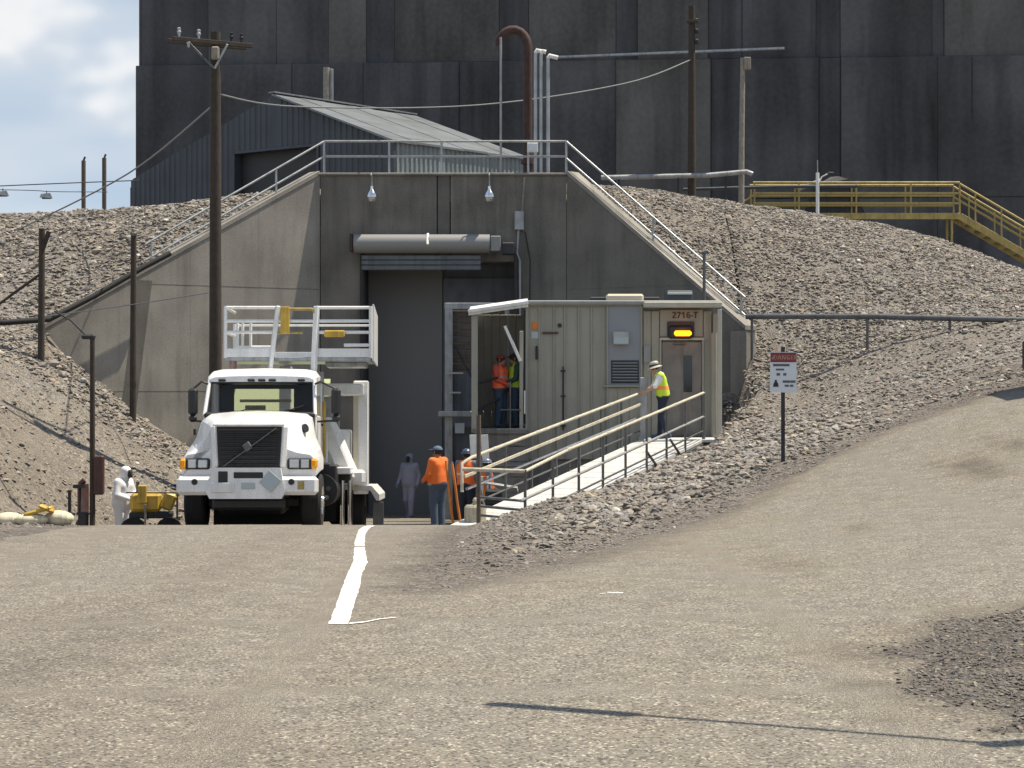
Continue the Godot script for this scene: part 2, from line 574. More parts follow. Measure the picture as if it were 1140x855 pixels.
func fill_grids() -> void:
	var nx := int((UX1 - UX0) / US) + 1
	var nd := int((UD1 - UD0) / US) + 1
	u_grid.resize(nx * nd)
	for j in nd:
		for i in nx:
			u_grid[j * nx + i] = surface_at(LAND, rbf_w, UX0 + i * US, UD0 + j * US)
	bump = noise(FastNoiseLite.TYPE_SIMPLEX_SMOOTH, 0.55, 5, 4)
	edge_noise = noise(FastNoiseLite.TYPE_SIMPLEX_SMOOTH, 0.9, 9, 5)
	nx = int((AX1 - AX0) / AS) + 1
	nd = int((AD1 - AD0) / AS) + 1
	a_grid.resize(nx * nd)
	for j in nd:
		for i in nx:
			a_grid[j * nx + i] = asphalt_sd(AX0 + i * AS, AD0 + j * AS)

func kern(dx: float, dd: float) -> float:
	var r2 := dx * dx + dd * dd
	return 0.0 if r2 < 1e-9 else 0.5 * r2 * log(r2) * 0.1

func surface_at(pts: Array, w: PackedFloat64Array, x: float, d: float) -> float:
	var n := pts.size()
	var s := w[n] + w[n + 1] * x + w[n + 2] * d
	for i in n:
		s += w[i] * kern(x - pts[i][0], d - pts[i][1])
	return s

func sample(g: PackedFloat32Array, x: float, d: float, x0: float, x1: float, d0: float, d1: float, st: float) -> float:
	var nx := int((x1 - x0) / st) + 1
	var fx := clampf((x - x0) / st, 0.0, nx - 1.001)
	var fd := clampf((d - d0) / st, 0.0, (d1 - d0) / st - 0.001)
	var i := int(fx)
	var j := int(fd)
	fx -= i
	fd -= j
	var k := j * nx + i
	return lerpf(lerpf(g[k], g[k + 1], fx), lerpf(g[k + nx], g[k + nx + 1], fx), fd)

func road_y(d: float) -> float:
	for i in range(1, ROAD.size()):
		if d < ROAD[i][0]:
			var t: float = (d - ROAD[i - 1][0]) / (ROAD[i][0] - ROAD[i - 1][0])
			return lerpf(ROAD[i - 1][1], ROAD[i][1], t)
	return ROAD[-1][1]

func poly_sd(pts: Array, x: float, d: float) -> float:
	# positive inside
	var best := 1e9
	var inside := false
	var n := pts.size()
	for i in n:
		var ax: float = pts[i][0]
		var ad: float = pts[i][1]
		var bx_: float = pts[(i + 1) % n][0]
		var bd: float = pts[(i + 1) % n][1]
		if (ad > d) != (bd > d) and x < (bx_ - ax) * (d - ad) / (bd - ad) + ax:
			inside = not inside
		var ex := bx_ - ax
		var ed := bd - ad
		var t := clampf(((x - ax) * ex + (d - ad) * ed) / (ex * ex + ed * ed), 0.0, 1.0)
		var qx := ax + ex * t - x
		var qd := ad + ed * t - d
		best = minf(best, qx * qx + qd * qd)
	return sqrt(best) * (1.0 if inside else -1.0)

func asphalt_sd(x: float, d: float) -> float:
	# positive on the asphalt
	var f := -poly_sd(ISLAND, x, d)
	f = minf(f, -poly_sd(PATCH, x, d) + 0.35 * edge_noise.get_noise_2d(x * 3.0, d * 3.0))
	var left := -5.2 - 0.06 * maxf(0.0, 24.0 - d) if d < 26.0 else -5.3 - 0.05 * (d - 26.0)
	f = minf(f, x - left if d > 12.0 else 2.0)
	return f + 0.22 * edge_noise.get_noise_2d(x * 1.5, d * 1.5)

func asphalt(x: float, d: float) -> float:
	if d < AD0 or d > AD1:
		return -3.0 if d > AD1 else 3.0
	return sample(a_grid, x, d, AX0, AX1, AD0, AD1, AS)

func wall_d(x: float) -> float:
	# the line of the portal's front face
	if x < -5.3: return 57.0 + 0.75 * (x + 5.3)
	if x > 1.5: return 57.0 - 0.75 * (x - 1.5)
	return 57.0

func behind_wall(x: float, d: float) -> bool:
	return x > -11.85 and x < 6.1 and d > wall_d(x) + 0.25

func upper(x: float, d: float) -> float:
	return sample(u_grid, x, d, UX0, UX1, UD0, UD1, US)

func smin(a: float, b: float, k: float) -> float:
	var h := clampf(0.5 + 0.5 * (b - a) / k, 0.0, 1.0)
	return lerpf(b, a, h) - k * h * (1.0 - h)

func hgt(x: float, d: float, back := -1) -> float:
	var b := behind_wall(x, d) if back < 0 else back == 1
	var u := upper(x, d)
	var rough := smoothstep(-0.25, -1.0, asphalt(x, d)) * 0.10 * bump.get_noise_2d(x, d)
	if d < 15.0:
		rough *= 0.3
	if b:
		return u + rough
	var g := road_y(d)
	if x < -3.0:
		g -= 0.5 * smoothstep(-6.0, -8.0, x) * smoothstep(24.0, 30.0, d)
		if d < 24.0:
			return g + rough
		var pl := sample(l_grid, x, d, -16.0, -4.0, 24.0, 60.0, US)
		var s := smin(pl, u, 1.0) if u < pl + 2.0 else pl
		if x < -11.6:
			s = lerpf(s, u, smoothstep(50.0, 52.5, d))
		return -smin(-g, -s, 0.5) + rough
	# right of the approach: the land, cut down to the road along the ridge
	var best := 1e9
	var yr := 0.0
	var side := 1.0
	for i in RIDGE.size() - 1:
		var ax: float = RIDGE[i][0]
		var ad: float = RIDGE[i][1]
		var ex: float = RIDGE[i + 1][0] - ax
		var ed: float = RIDGE[i + 1][1] - ad
		var t := clampf(((x - ax) * ex + (d - ad) * ed) / (ex * ex + ed * ed), 0.0, 1.0)
		var q := Vector2(x - ax - ex * t, d - ad - ed * t)
		var l := q.length_squared()
		if l < best:
			best = l
			yr = lerpf(RIDGE[i][2], RIDGE[i + 1][2], t)
			side = (x - ax) * ed - (d - ad) * ex
	best = sqrt(best)
	if d < 20.5:
		var mixed := smoothstep(-4.0, -1.0, x)
		return lerpf(g, u, mixed) + rough
	if (side > 0.0 and (x > -0.75 or d > 24.0)) or (x > 5.95 and d > 52.2):
		return maxf(u, g - 0.02) + rough
	return maxf(g, minf(yr, u + 0.3) - 0.62 * best) + rough


# a sheet over the grid xs x ds, keeping only where keep(x, d) > 0
func sheet(b: MB, xs: Array, ds: Array, keep: Callable, height: Callable, tint: Callable) -> void:
	var nx := xs.size()
	var f := PackedFloat32Array()
	var h := PackedFloat32Array()
	for d: float in ds:
		for x: float in xs:
			f.append(keep.call(x, d))
			h.append(height.call(x, d))
	for j in ds.size() - 1:
		for i in nx - 1:
			var ids := [j * nx + i, j * nx + i + 1, (j + 1) * nx + i + 1, (j + 1) * nx + i]
			var poly := []
			for k in 4:
				var a: int = ids[k]
				var e: int = ids[(k + 1) % 4]
				var pa := Vector3(xs[a % nx], h[a], -ds[a / nx])
				var pe := Vector3(xs[e % nx], h[e], -ds[e / nx])
				if f[a] > 0.0: poly.append(pa)
				if (f[a] > 0.0) != (f[e] > 0.0):
					poly.append(pa.lerp(pe, f[a] / (f[a] - f[e])))
			for k in range(1, poly.size() - 1):
				ground_tri(b, poly[0], poly[k], poly[k + 1], tint)

func ground_tri(b: MB, p: Vector3, q: Vector3, r: Vector3, tint: Callable) -> void:
	var m := (q - p).cross(r - p)
	if m.length_squared() < 1e-12: return
	m = m.normalized()
	if m.y < 0.0: m = -m
	b.v.append(p); b.v.append(r); b.v.append(q)
	for i in 3:
		b.n.append(m)
	for s: Vector3 in [p, r, q]:
		b.c.append(tint.call(s.x, -s.z))

func smooth_normals(b: MB) -> void:
	var sum := {}
	for i in b.v.size():
		var k := b.v[i].snapped(Vector3.ONE * 0.002)
		sum[k] = sum.get(k, Vector3.ZERO) + b.n[i]
	for i in b.v.size():
		b.n[i] = (sum[b.v[i].snapped(Vector3.ONE * 0.002)] as Vector3).normalized()

func steps(a: float, b: float, s: float) -> Array:
	var r := []
	var n := int(round((b - a) / s))
	for i in n + 1:
		r.append(a + (b - a) * i / n)
	return r

func make_ground() -> void:
	var low := noise(FastNoiseLite.TYPE_SIMPLEX_SMOOTH, 0.12, 71, 4)
	var mid := noise(FastNoiseLite.TYPE_SIMPLEX_SMOOTH, 0.8, 72, 3)
	# asphalt
	var b := MB.new()
	var tint := func(x: float, d: float) -> Color:
		var k := 1.0 + 0.16 * low.get_noise_2d(x * 1.6, d * 0.7) + 0.10 * mid.get_noise_2d(x, d)
		var pale := smoothstep(-1.0, 3.5, x - (d - 16.0) * 0.05) * smoothstep(9.0, 14.0, d)
		var c := Color(0.98, 0.96, 0.94).lerp(Color(1.16, 1.11, 1.03), pale)
		if d < 18.0:
			c = c.lerp(Color(1.08, 1.05, 0.99), smoothstep(-2.0, 2.5, x) * 0.6)
		# oil drips and scuffs on the uphill road
		for s: Array in [[5.8, 26.0, .55, 1.9, .5], [6.6, 27.6, .35, 1.3, .55], [3.45, 20.8, .32, 1.2, .66], [2.3, 17.6, .4, 1.3, .8], [1.9, 11.9, .5, .6, .8]]:
			var q := Vector2((x - s[0]) / s[2], (d - s[1]) / s[3]).rotated(0.5).length() + 0.5 * mid.get_noise_2d(x * 2.0, d * 2.0)
			if q < 1.0: k *= lerpf(s[4], 1.0, smoothstep(0.2, 1.0, q))
		# dust and fines darken the margin beside the loose gravel
		var f := asphalt(x, d)
		if x > -1.5 and f < 0.9: k *= lerpf(0.60, 1.0, smoothstep(0.0, 0.6, f + 0.22 * mid.get_noise_2d(x * 3.0, d * 3.0)))
		# two tyre tracks, polished paler, and a ragged oil line between them
		for tr: float in [-3.9, -2.1]:
			k *= 1.0 + 0.06 * exp(-pow((x - tr - 0.02 * d) / 0.28, 2.0))
		k *= 1.0 - 0.10 * exp(-pow((x + 2.95 - 0.02 * d + 0.1 * mid.get_noise_2d(d, 5.0)) / 0.22, 2.0))
		# a hairline seam across the road
		if absf(d - 14.45 + 0.10 * (x - 1.0) - 0.05 * mid.get_noise_2d(x * 3.0, 2.0)) < 0.05 and x > 0.9 and x < 3.2: k *= 0.8
		return Color(c.r * k, c.g * k, c.b * k)
	sheet(b, steps(-14, 22, 0.25), steps(1.0, 36.0, 0.25), func(x: float, d: float) -> float: return asphalt(x, d), func(x: float, d: float) -> float: return hgt(x, d) + 0.010 * smoothstep(0.0, 0.16, asphalt(x, d)) - 0.004, tint)
	sheet(b, steps(-12, 4, 0.5), steps(36.0, 61.0, 0.5), func(x: float, d: float) -> float: return minf(asphalt(x, d), wall_d(x) + 0.3 - d if (x < -4.1 or x > 0.1) else 62.0 - d), func(x: float, d: float) -> float: return hgt(x, d, 0) + 0.010 * smoothstep(0.0, 0.16, asphalt(x, d)) - 0.004, tint)
	smooth_normals(b)
	struct("asphalt_road", b, M.asphalt)
	# gravel and earth
	b = MB.new()
	var gt := func(x: float, d: float) -> Color:
		var k := 1.0 + 0.25 * low.get_noise_2d(x * 2.0, d * 2.0) + 0.15 * mid.get_noise_2d(x, d)
		var c := Color(1.06, 1.03, 0.99)
		if x < -3.0: c = Color(1.0, 0.965, 0.905)
		# darker fine gravel by the road's edge and in the shoulder patch
		var fine := smoothstep(-1.8, -0.2, asphalt(x, d)) if d < 48.0 else 0.0
		fine = maxf(fine, smoothstep(4.5, 8.0, x) * smoothstep(30.0, 33.0, d) * smoothstep(44.0, 38.0, d))
		c = c.lerp(Color(0.72, 0.68, 0.66), fine)
		if d < 15.5 and x > 1.5: c = Color(0.50, 0.48, 0.47)
		return Color(c.r * k, c.g * k, c.b * k)
	var under := func(x: float, d: float) -> float: return hgt(x, d, 0) - 0.06 * smoothstep(0.3, 1.2, asphalt(x, d))
	var xs := steps(-110, -22, 8) + steps(-20, -9, 0.4) + steps(-8.7, 13, 0.31) + steps(13.4, 20, 0.4) + steps(22, 110, 8)
	sheet(b, xs, steps(-40, 0.8, 6) + steps(1.2, 40, 0.31) + steps(40.4, 76, 0.4), func(x: float, d: float) -> float:
		return wall_d(x) + 0.22 - d if x > -11.9 and x < 6.1 else 1.0, under, gt)
	smooth_normals(b)
	struct("gravel_ground", b, M.gravel)
	b = MB.new()
	sheet(b, xs, steps(50, 76, 0.4) + steps(80, 130, 10), func(x: float, d: float) -> float:
		return d - wall_d(x) - 0.2 if x > -11.9 and x < 6.1 else (1.0 if d > 75.9 else -1.0), func(x: float, d: float) -> float: return hgt(x, d, 1), gt)
	smooth_normals(b)
	struct("gravel_berm", b, M.gravel)
	# far ground to the horizon
	b = MB.new()
	b.quad(Vector3(-3000, -2.6, 600), Vector3(3000, -2.6, 600), Vector3(3000, -2.6, -4000), Vector3(-3000, -2.6, -4000))
	var fm := StandardMaterial3D.new()
	fm.albedo_color = Color(.2, .17, .12).linear_to_srgb()
	fm.roughness = 1.0
	struct("plain", b, fm)
	# paint
	b = MB.new()
	var lines := [[-1.205, -1.075, 13.55], [-1.235, -1.11, 14.3], [-1.28, -1.15, 15.2], [-1.34, -1.205, 16.4], [-1.385, -1.265, 17.4], [-1.43, -1.30, 18.6], [-1.50, -1.39, 19.6], [-1.585, -1.485, 20.8], [-1.66, -1.575, 22.2], [-1.72, -1.62, 23.2], [-1.75, -1.65, 25.0]]
	var along := func(d: float, k: int) -> float:
		for i in range(1, lines.size()):
			if d <= lines[i][2]:
				return lerpf(lines[i - 1][k], lines[i][k], (d - lines[i - 1][2]) / (lines[i][2] - lines[i - 1][2]))
		return lines[-1][k]
	var fray := noise(FastNoiseLite.TYPE_SIMPLEX_SMOOTH, 1.0, 90, 3)
	sheet(b, steps(-1.82, -1.02, 0.012), steps(13.5, 25.0, 0.05), func(x: float, d: float) -> float:
		var l: float = along.call(d, 0)
		var r: float = along.call(d, 1)
		var f: float = (r - l) * 0.5 - absf(x - (l + r) * 0.5) + 0.013 * fray.get_noise_2d(x * 30.0, d * 5.0)
		f = minf(f, 0.03 + 0.10 * (0.34 - fray.get_noise_2d(x * 22.0 + 50.0, d * 4.0)))
		return minf(f, (d - 13.56) * 0.3 + 0.008 * fray.get_noise_2d(x * 60.0, 9.0)), func(x: float, d: float) -> float: return hgt(x, d) + .0105, func(x: float, d: float) -> Color: return Color.WHITE)
	var white := struct("road_marking", b, M.road_paint)
	white.name = "road_marking"
	b = MB.new()
	var pt := [Vector2(-1.07, 13.55), Vector2(-.98, 13.62), Vector2(-.88, 13.82), Vector2(-.785, 13.9)]
	for i in 3:
		var p: Vector2 = pt[i]
		var q: Vector2 = pt[i + 1]
		var w := 0.07 - i * 0.014
		var ok := func(_x: float, _d: float) -> Color: return Color.WHITE
		ground_tri(b, P(p.x, hgt(p.x, p.y) + .012, p.y), P(q.x, hgt(q.x, q.y) + .012, q.y), P(q.x, hgt(q.x, q.y + w) + .012, q.y + w), ok)
		ground_tri(b, P(p.x, hgt(p.x, p.y) + .012, p.y), P(q.x, hgt(q.x, q.y + w) + .012, q.y + w), P(p.x, hgt(p.x, p.y + w) + .012, p.y + w), ok)
	struct("road_marking_tick", b, M.road_paint)

func rock_mesh(sd: int) -> ArrayMesh:
	var r := RandomNumberGenerator.new()
	r.seed = sd
	var t := (1.0 + sqrt(5.0)) / 2.0
	var p := []
	for q: Vector3 in [Vector3(-1, t, 0), Vector3(1, t, 0), Vector3(-1, -t, 0), Vector3(1, -t, 0), Vector3(0, -1, t), Vector3(0, 1, t), Vector3(0, -1, -t), Vector3(0, 1, -t), Vector3(t, 0, -1), Vector3(t, 0, 1), Vector3(-t, 0, -1), Vector3(-t, 0, 1)]:
		p.append(q.normalized() * r.randf_range(0.34, 0.58) * Vector3(1.25, 0.75, 1.0))
	var b := MB.new()
	for f: Array in [[0, 11, 5], [0, 5, 1], [0, 1, 7], [0, 7, 10], [0, 10, 11], [1, 5, 9], [5, 11, 4], [11, 10, 2], [10, 7, 6], [7, 1, 8], [3, 9, 4], [3, 4, 2], [3, 2, 6], [3, 6, 8], [3, 8, 9], [4, 9, 5], [2, 4, 11], [6, 2, 10], [8, 6, 7], [9, 8, 1]]:
		b.flat(p[f[0]], p[f[1]], p[f[2]])
	return b.mesh()

const STONE := [Color(.21, .188, .168), Color(.255, .232, .208), Color(.165, .15, .138), Color(.23, .192, .155), Color(.30, .28, .255), Color(.185, .178, .172), Color(.265, .23, .182)]

func stone_colour() -> Color:
	var c: Color = STONE[rng.randi() % STONE.size()]
	c = c.lerp(STONE[rng.randi() % STONE.size()], rng.randf() * 0.5) * rng.randf_range(0.85, 1.22)
	if rng.randf() < 0.045: c = [Color(.52, .49, .44), Color(.42, .37, .26), Color(.36, .27, .225)][rng.randi() % 3]
	c.a = 1.0
	return c

func make_rocks() -> void:
	rng.seed = 77
	var meshes := [rock_mesh(1), rock_mesh(2), rock_mesh(3), rock_mesh(4)]
	var xf := [[], [], [], []]
	var cs := [[], [], [], []]
	# [x0, x1, d0, d1, count, small, large]
	var areas := [
		[1.0, 20, 52, 66, 80000, .04, .12], [-.7, 16, 15.5, 53, 52000, .03, .12], [-.7, 6, 20, 50, 12000, .06, .16], [-20, -5, 49, 64, 36000, .045, .16], [-16, -5.5, 24, 54, 19000, .025, .12],
		[2.0, 5.0, 9.2, 15.2, 22000, .009, .034], [-7.5, -4.6, 17, 26, 1600, .015, .06], [-.8, 4.0, 15.4, 24, 5000, .015, .05], [-11, 6, 56, 66, 9000, .04, .14], [14, 21, 60, 74, 6000, .05, .15], [1.5, 4.6, 8.6, 15.4, 9000, .010, .03], [-1.3, 3.0, 15.0, 24, 14000, .012, .04], [1.0, 9.0, 21, 35, 16000, .02, .05]]
	var clump := noise(FastNoiseLite.TYPE_SIMPLEX_SMOOTH, 0.35, 55, 3)
	for a: Array in areas:
		for i in int(a[4]):
			var x := rng.randf_range(a[0], a[1])
			var d := rng.randf_range(a[2], a[3])
			var f := asphalt(x, d)
			var s: float = lerpf(a[5], a[6], pow(rng.randf(), 3.0))
			if absf(x) > d * 0.27 + 0.8: continue
			if f > -0.03 and rng.randf() > (0.8 if f < 0.06 else (0.22 if f < 0.22 else (0.05 if f < 0.5 else (0.006 if f < 1.2 else 0.0)))): continue
			if f > -0.03: s = minf(s, 0.03)
			if clump.get_noise_2d(x, d) < rng.randf_range(-1.1, 0.05): continue
			if d > 52.0 and x > -12 and x < 6.2 and absf(d - wall_d(x) - 0.25) < 0.55: continue
			if f > -1.6 and d < 38.0 and (d > 15.3 or x < 1.5):
				s *= lerpf(0.35, 1.0, smoothstep(0.0, -1.6, f))
			if not behind_wall(x, d) and x > -4.5 and x < 5.6 and d > 40.0 and hgt(x, d) < -0.6: continue
			var k := rng.randi() % 4
			var q := Basis.from_euler(Vector3(rng.randf_range(-.5, .5), rng.randf() * TAU, rng.randf_range(-.5, .5))).scaled(Vector3.ONE * s) * Basis.from_scale(Vector3(1.1, .68, 1.1))
			xf[k].append(Transform3D(q, P(x, hgt(x, d) + s * 0.12, d)))
			cs[k].append(stone_colour() * (0.62 if d < 15.3 and x > 1.5 else (0.82 if asphalt(x, d) > -1.3 and d < 40.0 else 1.0)))
	for k in 4:
		var mm := MultiMesh.new()
		mm.transform_format = MultiMesh.TRANSFORM_3D
		mm.use_colors = true
		mm.mesh = meshes[k]
		mm.instance_count = xf[k].size()
		for i in xf[k].size():
			mm.set_instance_transform(i, xf[k][i])
			mm.set_instance_color(i, cs[k][i])
		var o := MultiMeshInstance3D.new()
		o.name = "gravel_stones" if k == 0 else "gravel_stones_%03d" % k
		o.multimesh = mm
		o.material_override = M.rock
		o.set_meta("kind", "stuff")
		get_node("gravel_ground").add_child(o, true)
	# the largest stones, each one a piece of the ground it lies on
	var ground := get_node("gravel_ground")
	var berm := get_node("gravel_berm")
	var mats := []
	for c: Color in STONE:
		mats.append(sm("stone", c * 1.25, 0.95))
	for e: Array in [[-.6, 6.3, 17, 50, 110, .12, .21], [6.2, 13, 50, 63, 40, .16, .26], [-14, -8, 48, 62, 60, .18, .32], [-8.8, -7.6, 38, 50, 10, .12, .22]]:
		var made := 0
		while made < int(e[4]):
			var x := rng.randf_range(e[0], e[1])
			var d := rng.randf_range(e[2], e[3])
			if absf(x) > d * 0.25 or asphalt(x, d) > -0.7: continue
			made += 1
			if d > 50.0 and absf(d - wall_d(x) - .25) < .7: continue
			if x > -4.5 and x < 5.5 and d > 40 and hgt(x, d) < -.5 and not behind_wall(x, d): continue
			var s := lerpf(e[5], e[6], pow(rng.randf(), 2.0))
			var o := put("stone", meshes[rng.randi() % 4], mats[rng.randi() % mats.size()], berm if behind_wall(x, d) else ground)
			o.transform = Transform3D(Basis.from_euler(Vector3(rng.randf_range(-.4, .4), rng.randf() * TAU, rng.randf_range(-.4, .4))).scaled(Vector3.ONE * s), P(x, hgt(x, d) + s * .1, d))


# ---------------------------------------------------------------- the big building
func make_building() -> void:
	var t := thing("concrete_building", "huge windowless dark stained concrete building filling the background", "building", P(-15.8, 0, 86.5), -deg_to_rad(4.38))
	var L := 64.0
	var top := 30.0
	var led := 14.97
	part("wall", bx(Vector3(L / 2, 10.0, -10.53), Vector3(L - 0.1, 41.0, 20.0), 0.0), M.building_concrete_dark, t)
	# wall panels: x from, x to, proud, tone (0 dark, 1 plain, 2 pale)
	var lower := [[0, 3.3, .30, 0], [3.33, 6.6, .30, 1], [6.63, 9.6, .30, 0], [9.63, 13.6, .30, 0], [13.63, 15.3, .22, 0], [15.33, 20.1, .30, 1], [20.13, 24.0, .30, 2], [24.03, 25.25, .18, 0], [25.28, 28.4, .30, 1], [28.43, 29.3, .20, 0], [29.33, 33.2, .30, 1], [33.23, 36.9, .30, 1], [36.93, 41, .3, 1], [41.03, 47, .3, 0], [47.03, 55, .3, 1], [55.03, 64, .3, 1]]
	var upper_ := [[.2, 3.0, .06, 0], [3.03, 5.9, .06, 1], [5.93, 8.1, .06, 1], [8.13, 9.7, .06, 2], [9.73, 10.9, .02, 0], [10.93, 15.25, .06, 2], [15.28, 16.5, .01, 0], [16.53, 20.1, .06, 2], [20.13, 21.0, .01, 0], [21.03, 23.9, .06, 2], [23.93, 25.3, .0, 0], [25.33, 28.3, .06, 1], [28.33, 29.3, .02, 0], [29.33, 33.0, .06, 1], [33.03, 33.5, .02, 0], [33.53, 37.3, .06, 2], [37.33, 42, .06, 1], [42.03, 49, .06, 2], [49.03, 56, .06, 1], [56.03, 64, .06, 2]]
	var mats := [M.building_concrete_dark, M.building_concrete, M.building_concrete_pale]
	for p: Array in lower:
		var w: float = p[1] - p[0]
		var splits := [4.0, 9.2, led] if p[3] != 0 else [4.0, led]
		for k in splits.size() - 1:
			part("concrete_panel", bx(Vector3(p[0] + w / 2, (splits[k] + splits[k + 1]) / 2, float(p[2]) / 2 - 0.6), Vector3(w + .024, splits[k + 1] - splits[k] - 0.014, p[2] + 0.2), 0.03), mats[p[3]], t)
	for p: Array in upper_:
		var w: float = p[1] - p[0]
		part("concrete_panel", bx(Vector3(p[0] + w / 2, (led + top) / 2, float(p[2]) / 2 - 0.6), Vector3(w + .024, top - led - 0.03, p[2] + 0.2), 0.02), mats[p[3]], t)
	# small dark openings at the foot
	part("vent_opening", bx(Vector3(19.55, 9.4, -.24), Vector3(.55, .75, .08), 0.0), M.louver_dark, t)
	part("conduit", tb([Vector3(17.5, 15.02, .25), Vector3(27.0, 15.28, .25)], .07), M.galvanized, t)
	part("conduit", tb([Vector3(34.6, 12.4, -.22), Vector3(34.6, 14.9, -.22)], .04), M.dark_steel, t)

# a corrugated sheet in local xy with its top edge following top(x)
func corrugated(b: MB, x0: float, x1: float, y0: float, top: Callable, pitch: float, deep: float) -> void:
	var n := int((x1 - x0) / pitch)
	var zs := [0.0, 0.0, deep, deep]
	var fs := [0.0, 0.4, 0.5, 0.9]
	var pts := []
	for i in n:
		for k in 4:
			pts.append(Vector2(x0 + (i + fs[k]) * pitch, zs[k]))
	pts.append(Vector2(x1, 0.0))
	for i in pts.size() - 1:
		var p: Vector2 = pts[i]
		var q: Vector2 = pts[i + 1]
		b.quad(Vector3(p.x, y0, p.y), Vector3(q.x, y0, q.y), Vector3(q.x, top.call(q.x), q.y), Vector3(p.x, top.call(p.x), p.y))

func make_annex() -> void:
	# gable end faces the eye's left, eave faces right; ridge runs away from the gable
	var t := thing("metal_shed", "blue grey corrugated metal shed with pale pitched roof against the big building", "shed", P(-7.97, 0, 70.0), -deg_to_rad(38.5))
	var ridge := 11.42
	var slope := 1.92 / 5.37
	var left := -7.4
	var right := 5.3
	var long := 6.9
	var base := 6.2
	var gable := func(x: float) -> float: return ridge - (0.12 if x > 0.0 else -0.04) - absf(x) * slope * (1.0 if x > 0.0 else 0.95)
	# gable wall sheets either side of the door and above it
	var b := MB.new()
	for e: Array in [[left, -4.7], [-4.7, -2.05], [1.95, right]]:
		b = MB.new()
		corrugated(b, e[0], e[1], base, gable, 0.26, 0.03)
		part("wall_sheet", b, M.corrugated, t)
	for e: Array in [[-2.05, 0.0], [0.0, 1.95]]:
		b = MB.new()
		corrugated(b, e[0], e[1], 9.55, gable, 0.26, 0.03)
		part("wall_sheet", b, M.corrugated, t)
	var dr := part("door", bx(Vector3(-.05, 7.85, -.35), Vector3(4.0, 3.4, .06), 0.0), M.door_grey, t)
	dr.material_override = M.louver_dark
	for x: float in [-2.05, 1.95]:
		part("door_jamb", bx(Vector3(x, 7.9, -.12), Vector3(.1, 3.4, .36), 0.01), M.corrugated, t)
	part("door_lintel", bx(Vector3(-.05, 9.57, -.12), Vector3(4.1, .1, .36), 0.01), M.corrugated, t)
	# eave wall, facing +x
	var eave := ridge - right * slope - .1
	for k in 3:
		b = MB.new()
		corrugated(b, 0.0, long / 3.0, base, func(_x: float) -> float: return eave, 0.23, 0.045)
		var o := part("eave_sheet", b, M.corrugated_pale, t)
		o.transform = Transform3D(Basis(Vector3.UP, PI / 2), Vector3(right, 0, -k * long / 3.0))
	part("back_wall", bx(Vector3((left + right) / 2, 7.6, -long), Vector3(right - left, 2.8, .08), 0.0), M.corrugated, t)
	part("side_wall", bx(Vector3(left, 7.4, -long / 2), Vector3(.08, 2.6, long), 0.0), M.corrugated, t)
	part("corner_trim", bx(Vector3(right + .03, (base + eave) / 2, .05), Vector3(.12, eave - base, .12), .01), M.corrugated, t)
	# roof sheets
	for side in 2:
		var w: float = (right + .16) if side == 0 else (-left + .02)
		var s := slope if side == 0 else slope * .95
		for k in 6:
			var z0 := (.25 if side == 0 else -.05) - k * (long + .4) / 6.0
			var z1 := z0 - (long + .4) / 6.0 + .012
			var sg := 1.0 if side == 0 else -1.0
			b = MB.new()
			var lift := 0.015 * (k % 2)
			if side == 1: lift -= .1
			var r := [Vector3(0, ridge + lift, z0), Vector3(sg * w, ridge - w * s + lift, z0), Vector3(sg * w, ridge - w * s + lift, z1), Vector3(0, ridge + lift, z1)]
			var dn := Vector3(0, -.07, 0)
			b.loft([[r[0] + dn, r[1] + dn, r[2] + dn, r[3] + dn], r])
			part("roof_sheet", b, M.roof_metal, t)
	part("ridge_cap", bar(Vector3(0, ridge + .03, .26), Vector3(0, ridge + .03, -long - .16), .3, .05), M.roof_metal, t)

# ---------------------------------------------------------------- the tunnel portal
func wall_block(a: Vector2, b2: Vector2, ya0: float, ya1: float, yb0: float, yb1: float, thick: float) -> MB:
	# an upright slab between plan points a and b (x, d), front face on the line, going back by thick
	var n := Vector2(-(b2 - a).y, (b2 - a).x).normalized()
	if n.y < 0.0: n = -n
	var m := MB.new()
	var r0 := [P(a.x, ya0, a.y), P(b2.x, yb0, b2.y), P(b2.x + n.x * thick, yb0, b2.y + n.y * thick), P(a.x + n.x * thick, ya0, a.y + n.y * thick)]
	var r1 := [P(a.x, ya1, a.y), P(b2.x, yb1, b2.y), P(b2.x + n.x * thick, yb1, b2.y + n.y * thick), P(a.x + n.x * thick, ya1, a.y + n.y * thick)]
	m.loft([r0, r1])
	return m

